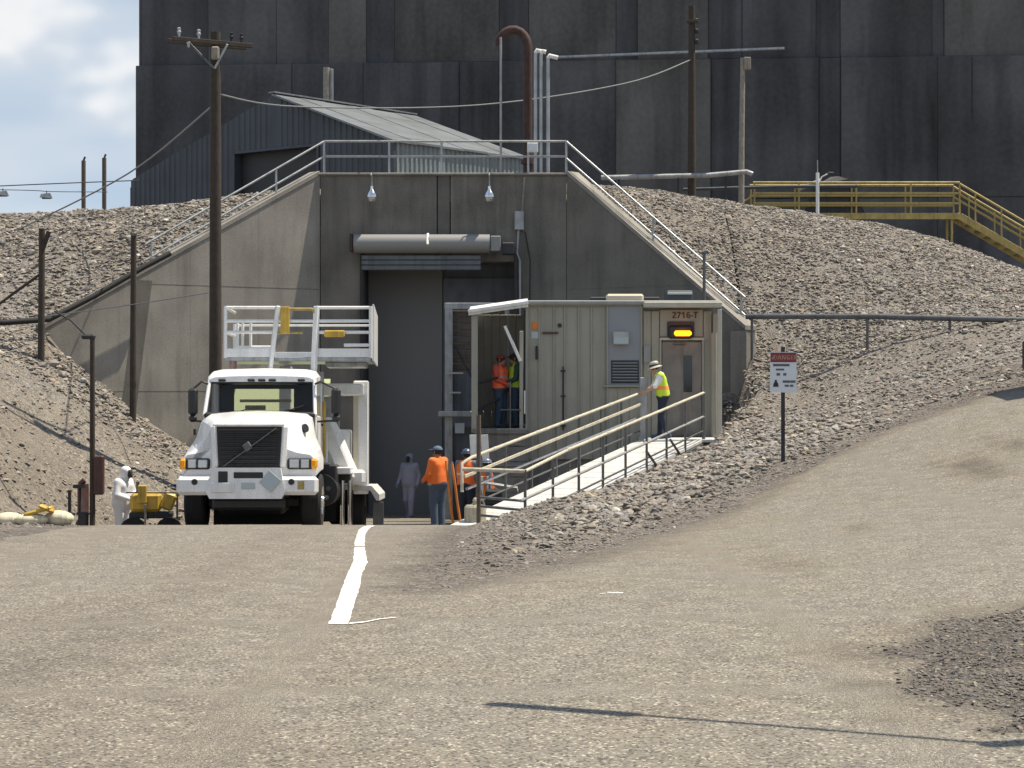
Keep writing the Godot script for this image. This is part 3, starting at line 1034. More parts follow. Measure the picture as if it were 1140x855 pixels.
func make_portal() -> void:
	var t := thing("tunnel_portal", "grey concrete tunnel portal with sloping wing walls cut into the gravel berm", "tunnel entrance")
	var d := 57.0
	var top := 7.36
	# headwall, cast in bays with open joints
	for e: Array in [[-5.28, -4.1375, -4.5, top, "headwall_concrete_shaded"], [-4.1365, -2.08, 4.98, top, "headwall_concrete_shaded"], [-2.05, -1.72, 4.98, top - .01, "headwall_concrete_dark"], [-1.69, .1245, 4.98, top, "headwall_concrete_shaded"], [.1255, 1.5, -4.5, top, "headwall_concrete_shaded"]]:
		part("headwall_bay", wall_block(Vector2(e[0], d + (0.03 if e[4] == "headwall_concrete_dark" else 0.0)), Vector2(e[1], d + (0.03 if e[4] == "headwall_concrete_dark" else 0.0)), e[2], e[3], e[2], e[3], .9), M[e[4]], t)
	part("coping", bx(P(-1.9, top + .03, d + .42), Vector3(6.9, .07, 1.0), .02), M.headwall_concrete, t)
	# wing walls in sloping bays
	for side in 2:
		var sg := -1.0 if side == 0 else 1.0
		var x0 := -5.3 if side == 0 else 1.51
		var full := 6.48 if side == 0 else 4.54
		var cuts := [0.0, 1.55, 3.2, 4.85, 6.48] if side == 0 else [0.0, 1.3, 2.1, 3.3, 4.54]
		var drop := 4.36
		for k in 4:
			var a := Vector2(x0 + sg * (cuts[k] + .0012), d - .75 * cuts[k])
			var b := Vector2(x0 + sg * (cuts[k + 1] - .0012), d - .75 * cuts[k + 1])
			var ya: float = top - drop * cuts[k] / full
			var yb: float = top - drop * cuts[k + 1] / full
			var mat: Material = M.headwall_concrete if side == 0 else M[["headwall_concrete_shaded", "headwall_concrete_shaded", "headwall_concrete_shaded", "headwall_concrete_shaded"][k]]
			part("wing_bay", wall_block(a, b, -4.5, ya, -4.5, yb, .5), mat, t)
			# the curb along the sloping top
			part("wing_curb", wall_block(a - Vector2(0, .03), b - Vector2(0, .03), ya + .004, ya + .12, yb + .004, yb + .12, .56), M.headwall_concrete, t)
		if side == 1:
			part("end_block", wall_block(Vector2(6.07, 53.5), Vector2(6.92, 54.5), -1, 2.98, -1, 1.75, .5), M.headwall_concrete, t)
		# form lines: proud lift joints
		for y: float in [1.4, 4.2]:
			var reach: float = minf(full, (top - y) / drop * full) - .1
			part("lift_joint", wall_block(Vector2(x0 + sg * .02, d - .75 * .02 - .004), Vector2(x0 + sg * reach, d - .75 * reach - .004), y, y + .016, y, y + .016, .04), M.headwall_concrete_dark, t)
	# leaning dark strip: a shadow band put into the left wing's colour
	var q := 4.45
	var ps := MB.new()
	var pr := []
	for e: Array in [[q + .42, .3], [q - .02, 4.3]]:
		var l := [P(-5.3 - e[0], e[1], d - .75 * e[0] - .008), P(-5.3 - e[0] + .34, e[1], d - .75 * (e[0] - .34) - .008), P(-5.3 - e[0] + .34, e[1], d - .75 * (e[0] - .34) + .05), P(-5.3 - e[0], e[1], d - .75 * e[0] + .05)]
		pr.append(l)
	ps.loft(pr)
	part("shadow_strip", ps, M.headwall_concrete_dark, t)
	# the bore behind
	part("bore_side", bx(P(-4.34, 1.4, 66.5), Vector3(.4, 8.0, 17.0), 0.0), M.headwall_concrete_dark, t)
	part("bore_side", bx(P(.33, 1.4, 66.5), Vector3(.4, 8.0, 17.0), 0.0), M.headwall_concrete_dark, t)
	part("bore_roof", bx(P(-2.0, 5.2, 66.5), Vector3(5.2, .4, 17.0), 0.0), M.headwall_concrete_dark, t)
	part("bore_end", bx(P(-2.0, 1.4, 58.8), Vector3(4.3, 8.0, .3), 0.0), M.door_grey, t)
	part("inner_door_leaf", bx(P(-3.02, 1.3, 58.55), Vector3(2.1, 7.2, .12), 0.01), M.leaf_grey, t)
	part("inner_door_leaf", bx(P(-.9, 1.3, 58.55), Vector3(2.1, 6.6, .12), 0.01), M.door_grey, t)
	# steel door guides
	for x: float in [-4.13, .11]:
		part("door_guide", bx(P(x, 1.6, 56.94), Vector3(.1, 7.2, .12), .01), M.dark_steel, t)
	# roll-up door in its housing
	var r := thing("roller_door", "grey roll up steel door hanging half open under its long housing above the tunnel mouth", "roller door", P(-2.33, 5.42, 56.62))
	var b := MB.new()
	b.cyl(Vector3(-2.0, .02, 0), Vector3(1.72, .02, 0), .26, -1.0, 20)
	part("housing", b, M.housing_grey, r)
	part("housing_end", bx(Vector3(1.88, .02, 0), Vector3(.28, .42, .40), .02), M.housing_grey, r)
	part("housing_band", tb([Vector3(.02, -.02, .29), Vector3(.02, .26, .12), Vector3(.02, .29, -.1)], .04), M.white_board, r)
	part("end_bracket", bx(Vector3(-2.06, .05, .02), Vector3(.08, .5, .5), .01), M.rust_pipe, r)
	part("motor_box", bx(Vector3(2.22, -.12, .1), Vector3(.34, .34, .3), .03), M.dark_steel, r)
	for k in 3:
		part("curtain_slat", bx(Vector3(-.16, -.35 - k * .14, -.05), Vector3(3.28, .132, .06), .02), M.curtain_grey, r)
	# lamps over the door
	for k in 2:
		var x: float = [-3.84, -.62][k]
		var l := thing("wall_lamp", ["small bright metal dome lamp on the left above the tunnel door", "small bright metal dome lamp on the right above the tunnel door"][k], "lamp", P(x, 6.78, 56.62), 0.0, "dome lamps above the tunnel door")
		b = MB.new()
		b.tube([Vector3(0, .5, .36), Vector3(0, .58, .15), Vector3(0, .5, 0), Vector3(0, .2, 0)], .022)
		part("bracket", b, M.galvanized, l)
		b = MB.new()
		b.lathe([Vector2(.045, .24), Vector2(.05, .16), Vector2(.12, .06), Vector2(.16, -.03), Vector2(.165, -.06), Vector2(.15, -.06), Vector2(.10, .06), Vector2(0, .1)].map(func(v: Vector2) -> Vector2: return v), Vector3.ZERO)
		part("shade", b, M.chrome, l)
		b = MB.new()
		b.lathe([Vector2(0, -.2), Vector2(.1, -.18), Vector2(.125, -.12), Vector2(.13, -.05)], Vector3.ZERO)
		part("glass_globe", b, M.head_lens, l)
	# switch box with its conduit
	var s := thing("switch_box", "grey electrical switch box with conduit on the headwall right of the roller door", "switch box", P(.2, 6.1, 56.92))
	part("cabinet", bx(Vector3.ZERO, Vector3(.26, .52, .2), .015), M.grey_pipe, s)
	part("conduit", tb([Vector3(.08, .26, 0), Vector3(.14, 1.2, .02)], .025), M.wood_pale, s)
	part("conduit", tb([Vector3(-.02, -.26, 0), Vector3(-.06, -.9, .02), Vector3(.02, -1.1, .02), Vector3(.03, -3.6, .0)], .035), M.grey_pipe, s)
	part("trunk_cable", tb([Vector3(.16, -.3, 0), Vector3(.3, -1.1, .02), Vector3(.28, -2.6, .02)], .02), M.dark_steel, s)

func rail_run(pts: Array, heights: Array, r: float, mat: Material, parent: Node, posts: Array) -> void:
	for h: float in heights:
		var line := []
		for p: Vector3 in pts:
			line.append(p + Vector3(0, h, 0))
		for i in line.size() - 1:
			part("rail", tb([line[i], line[i + 1]], r), mat, parent)
	for p: Vector3 in posts:
		part("post", tb([p, p + Vector3(0, heights[0] + .02, 0)], r), mat, parent)

func make_portal_rails() -> void:
	var t := thing("portal_handrail", "thin galvanized pipe handrail along the top of the tunnel headwall and down both wings", "handrail", P(-1.9, 7.4, 57.3))
	var o := Vector3(1.9, -7.4, 57.3)
	var A := P(-5.2, 7.4, 57.2) + o
	var B := P(1.5, 7.4, 57.2) + o
	var posts := []
	for x: float in [-5.2, -3.4, -1.95, .45, 1.5]:
		posts.append(P(x, 7.4, 57.2) + o)
	rail_run([A, B], [.92, .5], .032, M.galvanized, t, posts)
	var Lq := P(-9.6, 4.35, 54.15) + o
	var Rq := P(6.1, 2.95, 54.1) + o
	var lp := []
	for k: float in [.28, .62, .97]:
		lp.append(A.lerp(Lq, k))
	rail_run([A, Lq], [.92, .5], .03, M.galvanized, t, lp)
	lp = []
	for k: float in [.5, .98]:
		lp.append(B.lerp(Rq, k))
	rail_run([B, Rq], [.92, .45], .03, M.galvanized, t, lp)

func make_pipes() -> void:
	# rust gooseneck vent
	var t := thing("gooseneck_vent", "tall rust brown gooseneck vent pipe standing behind the headwall railing", "pipe", P(.45, 6.9, 59.2))
	var arc := [Vector3(0, 0, 0), Vector3(0, 4.1, 0)]
	for k in range(0, 9):
		var a := PI * k / 9.0
		arc.append(Vector3(-.42 + .42 * cos(a), 4.35 + .5 * sin(a), 0))
	arc.append(Vector3(-.8, 4.4, 0))
	part("pipe", tb(arc, .13, 12), M.rust_pipe, t)
	part("flange", tb([Vector3(0, 1.0, 0), Vector3(0, 1.1, 0)], .2, 14), M.rust_pipe, t)
	t = thing("thin_mast", "slender grey pipe mast left of the rust brown gooseneck", "mast", P(-.32, 6.9, 59))
	part("tube", tb([Vector3.ZERO, Vector3(0, 4.6, 0)], .035), M.grey_pipe, t)
	part("foot", bx(Vector3(0, .02, 0), Vector3(.2, .04, .2), .0), M.grey_pipe, t)
	# three white vent pipes
	var lab := ["pale vertical vent pipe nearest the rust gooseneck, first of three", "middle pale vent pipe of the three behind the railing", "outermost pale vent pipe with a short stub pointing right"]
	for k in 3:
		var x: float = [.67, .82, 1.02][k]
		t = thing("vent_pipe", lab[k], "pipe", P(x, 6.9, 58.6), 0.0, "pale vent pipes behind the railing")
		var hh: float = [4.1, 4.08, 3.95][k]
		part("riser", tb([Vector3.ZERO, Vector3(0, hh, 0)], .055, 10), M.galvanized, t)
		part("elbow", tb([Vector3(0, hh - .02, 0), Vector3(.04, hh + .06, 0), Vector3(.28 if k == 2 else .14, hh + (.0 if k == 2 else .03), .0)], .065, 10), M.white_board, t)
	t = thing("junction_box", "small white junction box fixed to the railing by the vent pipes", "junction box", P(.57, 8.13, 57.05))
	part("cabinet", bx(Vector3.ZERO, Vector3(.3, .26, .12), .01), M.white_board, t)
	part("cover_plate", bx(Vector3(0, 0, .065), Vector3(.24, .2, .012), .003), M.sign_white, t)
	# poles at the berm top
	t = thing("wooden_pole", "dark wooden utility pole on the berm against the big building, upper right", "utility pole", P(6.09, 6.9, 70))
	part("shaft", tb([Vector3.ZERO, Vector3(0, 7.5, 0)], .15, 10, .11), M.wood_pole, t)
	for k in 3:
		part("insulator", bx(Vector3(.16, 6.3 + k * .35, .05), Vector3(.14, .16, .12), .03), M.dark_steel, t)
	part("crossarm", bx(Vector3(.0, 6.95, .16), Vector3(.36, .1, .1), .01), M.wood_pole, t)
	t = thing("pale_post", "pale weathered timber post with a box at its top, right of the dark pole", "post", P(7.76, 6.8, 70))
	part("shaft", tb([Vector3.ZERO, Vector3(.02, 2.9, 0), Vector3(.06, 5.85, 0)], .11, 10, .085), M.wood_pale, t)
	part("box", bx(Vector3(.2, 5.65, .05), Vector3(.24, .42, .2), .02), M.wood_pale, t)
	t = thing("pale_post", "short pale timber post poking up behind the metal shed roof", "post", P(-7.09, 6.6, 79))
	part("shaft", tb([Vector3.ZERO, Vector3(0, 7.1, 0)], .16, 10, .13), M.wood_pale, t)
	part("cable_guard", bx(Vector3(.2, 5.9, .02), Vector3(.12, 2.3, .1), .02), M.grey_pipe, t)
	# service lines
	t = thing("service_pipe", "low grey pipe along the foot of the dark building behind the berm", "pipe", P(3.0, 8.55, 69.6))
	part("pipe", tb([Vector3(0, .0, 0), Vector3(3.6, .08, 0), Vector3(4.9, .2, 0), Vector3(5.1, .12, 0)], .085), M.grey_pipe, t)
	for x: float in [.6, 2.6, 4.2]:
		part("stand", tb([Vector3(x, -2.0, 0), Vector3(x, .02, 0)], .035), M.dark_steel, t)
	t = thing("service_pipe", "dark blue green pipe beside the yellow walkway's left end", "pipe", P(5.9, 8.3, 71.2))
	part("pipe", tb([Vector3(0, 0, 0), Vector3(3.2, .1, 0), Vector3(6.0, .12, 0)], .06), M.corrugated, t)
	part("stand", tb([Vector3(1.0, -1.8, 0), Vector3(1.0, .02, 0)], .035), M.dark_steel, t)
	t = thing("white_post", "thin white post with a small floodlight arm in front of the yellow walkway", "lamp post", P(9.76, 6.6, 66))
	part("shaft", tb([Vector3.ZERO, Vector3(0, 1.75, 0)], .055), M.white_board, t)
	part("tip", tb([Vector3(0, 1.75, 0), Vector3(.0, 2.15, 0)], .018), M.grey_pipe, t)
	part("arm", tb([Vector3(0, 1.35, 0), Vector3(.14, 1.62, 0), Vector3(.34, 1.72, 0)], .022), M.white_board, t)
	part("lamp_head", bx(Vector3(.42, 1.73, 0), Vector3(.2, .08, .12), .02), M.dark_steel, t)
	t = thing("equipment_cover", "low dark tarpaulin covered equipment behind the yellow walkway", "equipment", P(11.4, 7.6, 73.5))
	var b := MB.new()
	b.loft([[Vector3(-1.0, 0, .5), Vector3(1.1, 0, .5), Vector3(1.1, 0, -.5), Vector3(-1.0, 0, -.5)], [Vector3(-.6, 1.05, .4), Vector3(.5, 1.25, .4), Vector3(.5, 1.25, -.4), Vector3(-.6, 1.05, -.4)], [Vector3(-.1, 1.35, .15), Vector3(.2, 1.38, .15), Vector3(.2, 1.38, -.15), Vector3(-.1, 1.35, -.15)]])
	part("cover", b, M.dark_steel, t)
	part("pipe_end", tb([Vector3(-1.3, .85, .55), Vector3(-.5, 1.2, .5)], .07), M.grey_pipe, t)

func make_walkway() -> void:
	var t := thing("yellow_walkway", "yellow steel walkway with three rails and a stair down at its right end", "walkway", P(8.4, 7.5, 72))
	var y: Material = M.yellow_walk
	var w := 7.2
	part("deck", bx(Vector3(w / 2, -.02, -.5), Vector3(w, .06, 1.0), .0), M.bare_steel, t)
	part("fascia", bx(Vector3(w / 2, -.05, .03), Vector3(w, .22, .05), .01), y, t)
	for row in 2:
		var z := 0.0 if row == 0 else -1.0
		for h: float in [1.12, .75, .4]:
			part("rail", tb([Vector3(0, h, z), Vector3(w, h, z)], .042), y, t)
		for x: float in [0.05, 1.6, 3.6, 5.5, 7.2]:
			part("post", tb([Vector3(x, -.05, z), Vector3(x, 1.12, z)], .032), y, t)
	for x: float in [3.4, 6.95]:
		part("leg", tb([Vector3(x, -2.2, -.1), Vector3(x, -.1, -.1)], .045), y, t)
		part("leg", tb([Vector3(x, -2.2, -.9), Vector3(x, -.1, -.9)], .045), y, t)
	# left end stair
	part("stringer", bar(Vector3(.1, -.1, .02), Vector3(-1.1, -.9, .02), .05, .16), y, t)
	part("rail", tb([Vector3(.05, .7, .02), Vector3(-.9, .1, .02)], .035), y, t)
	# the long stair down to the right
	var A := Vector3(w, -.05, .03)
	var B := Vector3(w + 4.4, -2.75, .6)
	for row in 2:
		var z := Vector3(0, 0, -1.02 * row)
		part("stringer", bar(A + z, B + z, .05, .24), y, t)
		for h: float in [1.12, .75]:
			part("stair_rail", tb([A + z + Vector3(0, h, 0), B + z + Vector3(0, h, 0)], .04), y, t)
		for k in 5:
			var q := (A + z).lerp(B + z, (k + .6) / 5.0)
			part("stair_post", tb([q, q + Vector3(0, 1.12, 0)], .03), y, t)
	for k in 13:
		var q := A.lerp(B, (k + .5) / 13.0)
		part("tread", bx(q + Vector3(0, .03, -.51), Vector3(.3, .035, .96), .0), M.bare_steel, t)
	# the side pipe rail by the road
	t = thing("pipe_barrier", "long grey pipe barrier on short posts crossing the gravel slope right of the wing wall", "barrier", P(6.0, 3.3, 53))
	part("pipe", tb([Vector3(0, .03, 0), Vector3(3.0, 0, 1.0), Vector3(7.0, -.14, 2.2), Vector3(11.0, -.24, 3.4)], .072, 10), M.bare_steel, t)
	for e: Array in [[.15, .02, .05, 1.1], [2.95, 0, .97, 1.0], [4.9, -.06, 1.55, .75], [7.6, -.15, 2.4, .7], [10.6, -.23, 3.3, .7]]:
		part("post", tb([Vector3(e[0], e[1], e[2]), Vector3(e[0], e[1] - e[3], e[2])], .036), M.bare_steel, t)
	t = thing("stake_post", "thin dark steel post standing at the right wing wall behind the trailer roof", "post", P(4.95, 3.0, 53.2))
	part("shaft", tb([Vector3.ZERO, Vector3(0, 1.95, 0)], .04), M.bare_steel, t)
	part("cap", tb([Vector3(0, 1.95, 0), Vector3(0, 2.0, 0)], .055), M.bare_steel, t)

# ---------------------------------------------------------------- poles and wires on the left
func make_poles() -> void:
	var t := thing("utility_pole", "tall dark wooden utility pole with a crossarm rising behind the truck", "utility pole", P(-6.79, -1.75, 47.3))
	part("shaft", tb([Vector3(0, -1, 0), Vector3(0, 11.4, 0)], .165, 12, .115), M.wood_pole, t)
	var turn := Basis(Vector3.UP, .55)
	for z: float in [-.17, .17]:
		part("crossarm", bx(Vector3(-.12, 11.15, 0) + turn * Vector3(0, 0, z), Vector3(1.95, .1, .09), .01, turn), M.wood_pole, t)
	part("brace", bar(Vector3(-.55, 11.1, .17), Vector3(0, 10.55, .13), .03, .05), M.bare_steel, t)
	part("brace", bar(Vector3(.3, 11.1, .17), Vector3(0, 10.55, .13), .03, .05), M.galvanized, t)
	for x: float in [-.93, -.7, -.45, .35, .6]:
		var b := MB.new()
		b.lathe([Vector2(0, .2), Vector2(.045, .18), Vector2(.03, .12), Vector2(.055, .1), Vector2(.03, .04), Vector2(.02, -.02)].map(func(v: Vector2) -> Vector2: return v), Vector3(-.12, 11.22 if x != -.7 else 11.0, 0) + turn * Vector3(x + .1, 0, .17), Vector3.UP, 10)
		part("insulator", b, M.grey_plate if x < 0.0 else M.dark_steel, t)
	part("transformer_clamp", bx(Vector3(.02, 10.9, .16), Vector3(.18, .3, .12), .03), M.wood_pale, t)
	# lesser poles
	t = thing("dark_pole", "thin dark pole standing against the lit left wing wall", "pole", P(-9.36, .8, 51))
	part("shaft", tb([Vector3(0, -.4, 0), Vector3(.02, 4.45, 0)], .085, 10, .07), M.wood_pole, t)
	part("cap", tb([Vector3(.02, 4.45, 0), Vector3(.02, 4.52, 0)], .08, 10), M.bare_steel, t)
	t = thing("dark_pole", "dark pole with a slanting brace on the gravel bench at the far left", "pole", P(-11.51, 2.6, 50.5))
	part("shaft", tb([Vector3(0, -.5, 0), Vector3(.02, 2.8, 0)], .085, 10, .075), M.wood_pole, t)
	part("brace", tb([Vector3(.05, 2.3, .05), Vector3(.2, 2.72, .05)], .06), M.wood_pole, t)
	part("guy", tb([Vector3(0, 1.7, 0), Vector3(-1.5, .55, .3)], .035), M.wood_pole, t)
	t = thing("lamp_pole", "slim dark pole rising from the yard behind the white suited worker", "pole", P(-8.53, -2.1, 42))
	part("shaft", tb([Vector3(0, -.3, 0), Vector3(0, 4.7, 0)], .06, 10, .05), M.wood_pole, t)
	part("head", bx(Vector3(-.08, 4.66, 0), Vector3(.28, .1, .12), .03), M.dark_steel, t)
	part("cable_arm", tb([Vector3(-.1, 4.66, 0), Vector3(-.5, 5.0, -.3), Vector3(-.9, 5.2, -.6)], .02), M.dark_steel, t)
	part("fuse_box", bx(Vector3(.14, 1.85, .02), Vector3(.2, .8, .18), .03), M.maroon_paint, t)
	part("plug_box", bx(Vector3(-.18, .95, .02), Vector3(.2, .3, .16), .03), M.dark_steel, t)
	solo("shadow_tube", tb([P(-14.2, 3.2, 50.6), P(-12.6, 3.12, 51.2), P(-11.6, 3.22, 51.75), P(-10.6, 3.85, 52.5), P(-9.5, 4.62, 53.3), P(-8.9, 5.0, 53.75)], .075, 8), M.black_rubber, "added dark tube standing for the shadow line along the upper edge of the left wing wall", "shadow_line")  # dark tube added in place of the gravel's shadow line
	# two far poles against the sky
	for k in 2:
		t = thing("sky_pole", ["left of two thin poles against the sky beyond the berm", "right of two thin poles against the sky beyond the berm"][k], "pole", P([-16.59, -15.79][k], 6.3, 80), 0.0, "two poles against the sky")
		part("shaft", tb([Vector3(0, -.6, 0), Vector3(0, 3.95 + .1 * k, 0)], .085, 8), M.slat_brown, t)
		part("cap", tb([Vector3(-.02, 3.9 + .1 * k, 0), Vector3(.06, 4.1 + .1 * k, 0)], .04, 8), M.slat_brown, t)
	# street light heads hung on wires
	for k in 2:
		t = thing("cable_light", ["grey lamp head at the very left edge of the sky", "small grey lamp head hanging on a wire left of the two thin poles"][k], "lamp", P([-17.25, -15.77][k], [8.05, 7.97][k], 70), 0.0, "lamp heads on the wires")
		var b := MB.new()
		b.loft([[Vector3(-.22, -.05, .08), Vector3(.2, -.08, .08), Vector3(.2, -.08, -.08), Vector3(-.22, -.05, -.08)], [Vector3(-.18, .07, .05), Vector3(.12, .1, .05), Vector3(.12, .1, -.05), Vector3(-.18, .07, -.05)]])
		part("housing", b, M.grey_pipe, t)
		part("lens", bx(Vector3(0, -.08, 0), Vector3(.3, .04, .1), .01), M.dark_steel, t)
		part("hook", tb([Vector3(.0, .08, 0), Vector3(.0, .18, 0)], .015), M.dark_steel, t)
	var wires := [
		[[P(-26, 7.9, 70), P(-17.35, 8.31, 70), P(-12.8, 8.6, 71)], .02, "wire", "upper overhead wire crossing the sky at the left"],
		[[P(-26, 8.3, 70), P(-17.2, 8.18, 70), P(-15.6, 8.12, 70), P(-13.9, 8.2, 71)], .014, "wire", "lower overhead wire carrying the lamp heads at the left"],
		[[P(-27, 7.0, 76), P(-18, 7.75, 76), P(-14.5, 8.0, 80)], .014, "wire", "faint lowest wire just over the left berm"],
		[[P(-14.5, 6.0, 60), P(-10.6, 7.4, 57), P(-6.79, 8.05, 47.4)], .022, "wire_pale", "service wire sagging from the tall pole down to the left"],
		[[P(-6.79, 8.25, 47.3), P(-5.6, 8.85, 54), P(-1.0, 9.7, 60), P(3.6, 11.2, 66), P(6.1, 12.6, 70)], .022, "wire_pale", "long service wire from the tall pole to the dark pole on the right berm"],
		[[P(-12.5, 3.2, 52), P(-9.4, 3.55, 50.9), P(-7.0, 3.7, 47.6)], .014, "wire_pale", "thin low wire across the left wing wall"]]
	for e: Array in wires:
		var line := []
		for i in e[0].size() - 1:
			for k in 8:
				var q: Vector3 = (e[0][i] as Vector3).cubic_interpolate(e[0][i + 1], e[0][maxi(i - 1, 0)], e[0][mini(i + 2, e[0].size() - 1)], k / 8.0)
				line.append(q)
		line.append(e[0][-1])
		solo("overhead_wire", tb(line, e[1], 6), M[e[2]], e[3], "wire", "overhead wires")


# ---------------------------------------------------------------- office trailer, porch and ramp
func letters(t: String, size: float, deep: float, mat: Material, parent: Node, at: Vector3, called := "lettering", bold := true) -> MeshInstance3D:
	var tm := TextMesh.new()
	var f := SystemFont.new()
	f.font_names = PackedStringArray(["Droid Sans"])
	f.font_weight = 700 if bold else 400
	tm.font = f
	tm.text = t
	tm.font_size = 64
	tm.pixel_size = size / 46.0
	tm.depth = deep
	return put(called, tm, mat, parent, at)

func make_trailer() -> void:
	# local x along the front, z towards the eye; floor of the landing at local y = 0
	var t := thing("office_trailer", "grey beige office trailer with ribbed siding and a lit amber lamp over its door", "trailer", P(.38, .36, 49.0))
	var w := 2.72
	var top := 3.12
	var low := -.55
	part("wall", bx(Vector3(2.25, (top + low) / 2, -1.55), Vector3(4.44, top - low - .02, 2.9), 0.0), M.siding_grey, t)
	# siding boards with proud battens, left part
	var xs := [0.0, .25, .60, .86, 1.19, 1.49, 1.86]
	for k in xs.size() - 1:
		part("siding_board", bx(Vector3((xs[k] + xs[k + 1]) / 2, (top + low) / 2, -.06), Vector3(xs[k + 1] - xs[k] - .012, top - low, .06), .008), M.siding, t)
		part("batten", bx(Vector3(xs[k] + .012, (top + low) / 2, -.012), Vector3(.045, top - low, .04), .012), M.siding, t)
	part("corner_post", bx(Vector3(-.03, (top + low) / 2, -.05), Vector3(.07, top - low, .1), .01), M.trim_pale, t)
	# door hardware on the double door, left
	part("lock_rod", tb([Vector3(.83, .15, .03), Vector3(.83, 1.65, .03)], .018), M.dark_steel, t)
	for y: float in [.25, .95, 1.55]:
		part("rod_clip", bx(Vector3(.83, y, .03), Vector3(.12, .04, .05), .005), M.dark_steel, t)
	part("door_handle", bx(Vector3(.2, 1.98, .03), Vector3(.05, .32, .05), .01), M.dark_steel, t)
	part("orange_placard", bx(Vector3(.18, 2.62, -.02), Vector3(.17, .17, .02), .0), M.orange_paint, t)
	part("white_placard", bx(Vector3(.18, 2.4, -.02), Vector3(.2, .16, .02), .0), M.grey_plate, t)
	part("red_sign_bar", bx(Vector3(.53, 2.45, .015), Vector3(.38, .05, .02), .0), M.maroon_paint, t)
	part("porthole_vent", bx(Vector3(.75, 2.63, .0), Vector3(.09, .09, .03), .02), M.dark_steel, t)
	# air conditioner bay
	part("cooler_panel", bx(Vector3(2.28, 1.55, -.04), Vector3(.84, 3.1, .08), .01), M.ac_grey, t)
	part("bay_trim", bx(Vector3(1.88, 1.55, -.02), Vector3(.05, 3.1, .1), .01), M.siding, t)
	part("bay_trim", bx(Vector3(2.69, 1.55, -.02), Vector3(.05, 3.1, .1), .01), M.siding, t)
	var hood := MB.new()
	hood.extrude([Vector2(0, 0), Vector2(.18, 0), Vector2(.18, .16), Vector2(.06, .3), Vector2(0, .3)], .36, Transform3D(Basis(Vector3.UP, -PI / 2), Vector3(2.38, 2.18, 0)))
	part("cooler_hood", hood, M.trim_pale, t)
	part("cooler_hood_face", bx(Vector3(2.2, 2.27, .17), Vector3(.33, .16, .03), .005), M.grey_plate, t)
	var g := part("grille", bx(Vector3(2.3, 1.53, .0), Vector3(.66, .54, .05), .01), M.louver_dark, t)
	for k in 7:
		part("louver", bx(Vector3(0, -.21 + k * .07, .035) + Vector3(2.3, 1.53, 0), Vector3(.6, .02, .03), .004, Basis(Vector3.RIGHT, .5)), M.ac_grey, g)
	part("sill", bx(Vector3(2.26, 1.19, .05), Vector3(.98, .04, .1), .005), M.siding, t)
	for e: Array in [[1.86, 2.12], [2.12, 2.4], [2.4, 2.7]]:
		part("siding_board", bx(Vector3((e[0] + e[1]) / 2, .3, -.03), Vector3(e[1] - e[0] - .012, 1.7, .09), .008), M.siding, t)
	# entrance bay
	for e: Array in [[2.73, 2.92], [2.92, 3.12], [4.16, 4.36]]:
		part("siding_board", bx(Vector3((e[0] + e[1]) / 2, 1.42, -.05), Vector3(e[1] - e[0] - .012, 3.1, .08), .008), M.siding, t)
	part("door_head", bx(Vector3(3.64, 2.68, -.05), Vector3(1.02, .64, .08), .008), M.siding, t)
	var dr := part("door", bx(Vector3(3.65, 1.12, -.045), Vector3(.94, 2.24, .06), .01), M.door_paint, t)
	part("door_window", bx(Vector3(3.79, 1.48, -.012), Vector3(.2, .86, .02), .004), M.dark_glass, dr)
	part("door_handle", bx(Vector3(3.26, 1.0, .005), Vector3(.06, .14, .06), .01), M.dark_steel, dr)
	part("door_closer", bx(Vector3(3.6, 2.2, .005), Vector3(.3, .05, .06), .01), M.bare_steel, dr)
	for x: float in [3.14, 4.15]:
		part("door_jamb", bx(Vector3(x, 1.15, -.02), Vector3(.05, 2.3, .1), .006), M.siding, t)
	part("door_lintel", bx(Vector3(3.65, 2.31, -.01), Vector3(1.06, .06, .12), .006), M.trim_pale, t)
	part("meter_box", bx(Vector3(2.82, 1.95, .02), Vector3(.16, .4, .1), .01), M.siding_grey, t)
	letters("2716-T", .145, .012, M.dark_red_ink, t, Vector3(3.72, 2.87, -.002), "number_lettering")
	# the amber lamp
	var lm := part("warning_lamp", bx(Vector3(3.61, 2.47, .07), Vector3(.58, .32, .12), .05), M.black_plastic, t)
	part("lamp_lens", bx(Vector3(3.66, 2.44, .12), Vector3(.42, .14, .1), .06), M.amber_glow, lm)
	part("lamp_backing", bx(Vector3(3.62, 2.52, .03), Vector3(.64, .4, .03), .03), M.maroon_paint, lm)
	var li := OmniLight3D.new()
	li.light_color = Color(1.0, 0.6, 0.1)
	li.light_energy = 0.04
	li.light_size = 0.12
	li.omni_range = 8.0
	li.omni_attenuation = 2.0
	li.shadow_enabled = true
	li.position = Vector3(3.66, 2.44, .3)
	lm.add_child(li)
	# side return, post and roof
	part("return_wall", bx(Vector3(4.44, 1.36, -.02), Vector3(.12, 3.1, .3), .01), M.siding, t)
	part("downpipe", tb([Vector3(4.40, 2.45, .16), Vector3(4.40, -.1, .2)], .075, 10), M.siding, t)
	part("entry_post", bx(Vector3(4.5, 1.4, .42), Vector3(.1, 3.2, .12), .01), M.trim_pale, t)
	part("roof", bx(Vector3(2.25, top + .05, -1.45), Vector3(4.6, .1, 3.1), .02), M.siding_grey, t)
	part("fascia", bx(Vector3(3.64, top - .01, .22), Vector3(1.84, .13, .5), .02), M.trim_pale, t)
	part("fascia", bx(Vector3(1.35, top + .01, .03), Vector3(2.74, .06, .08), .01), M.siding, t)
	part("roof_cap", bx(Vector3(2.3, top + .16, -.2), Vector3(.9, .2, .4), .05), M.cream, t)
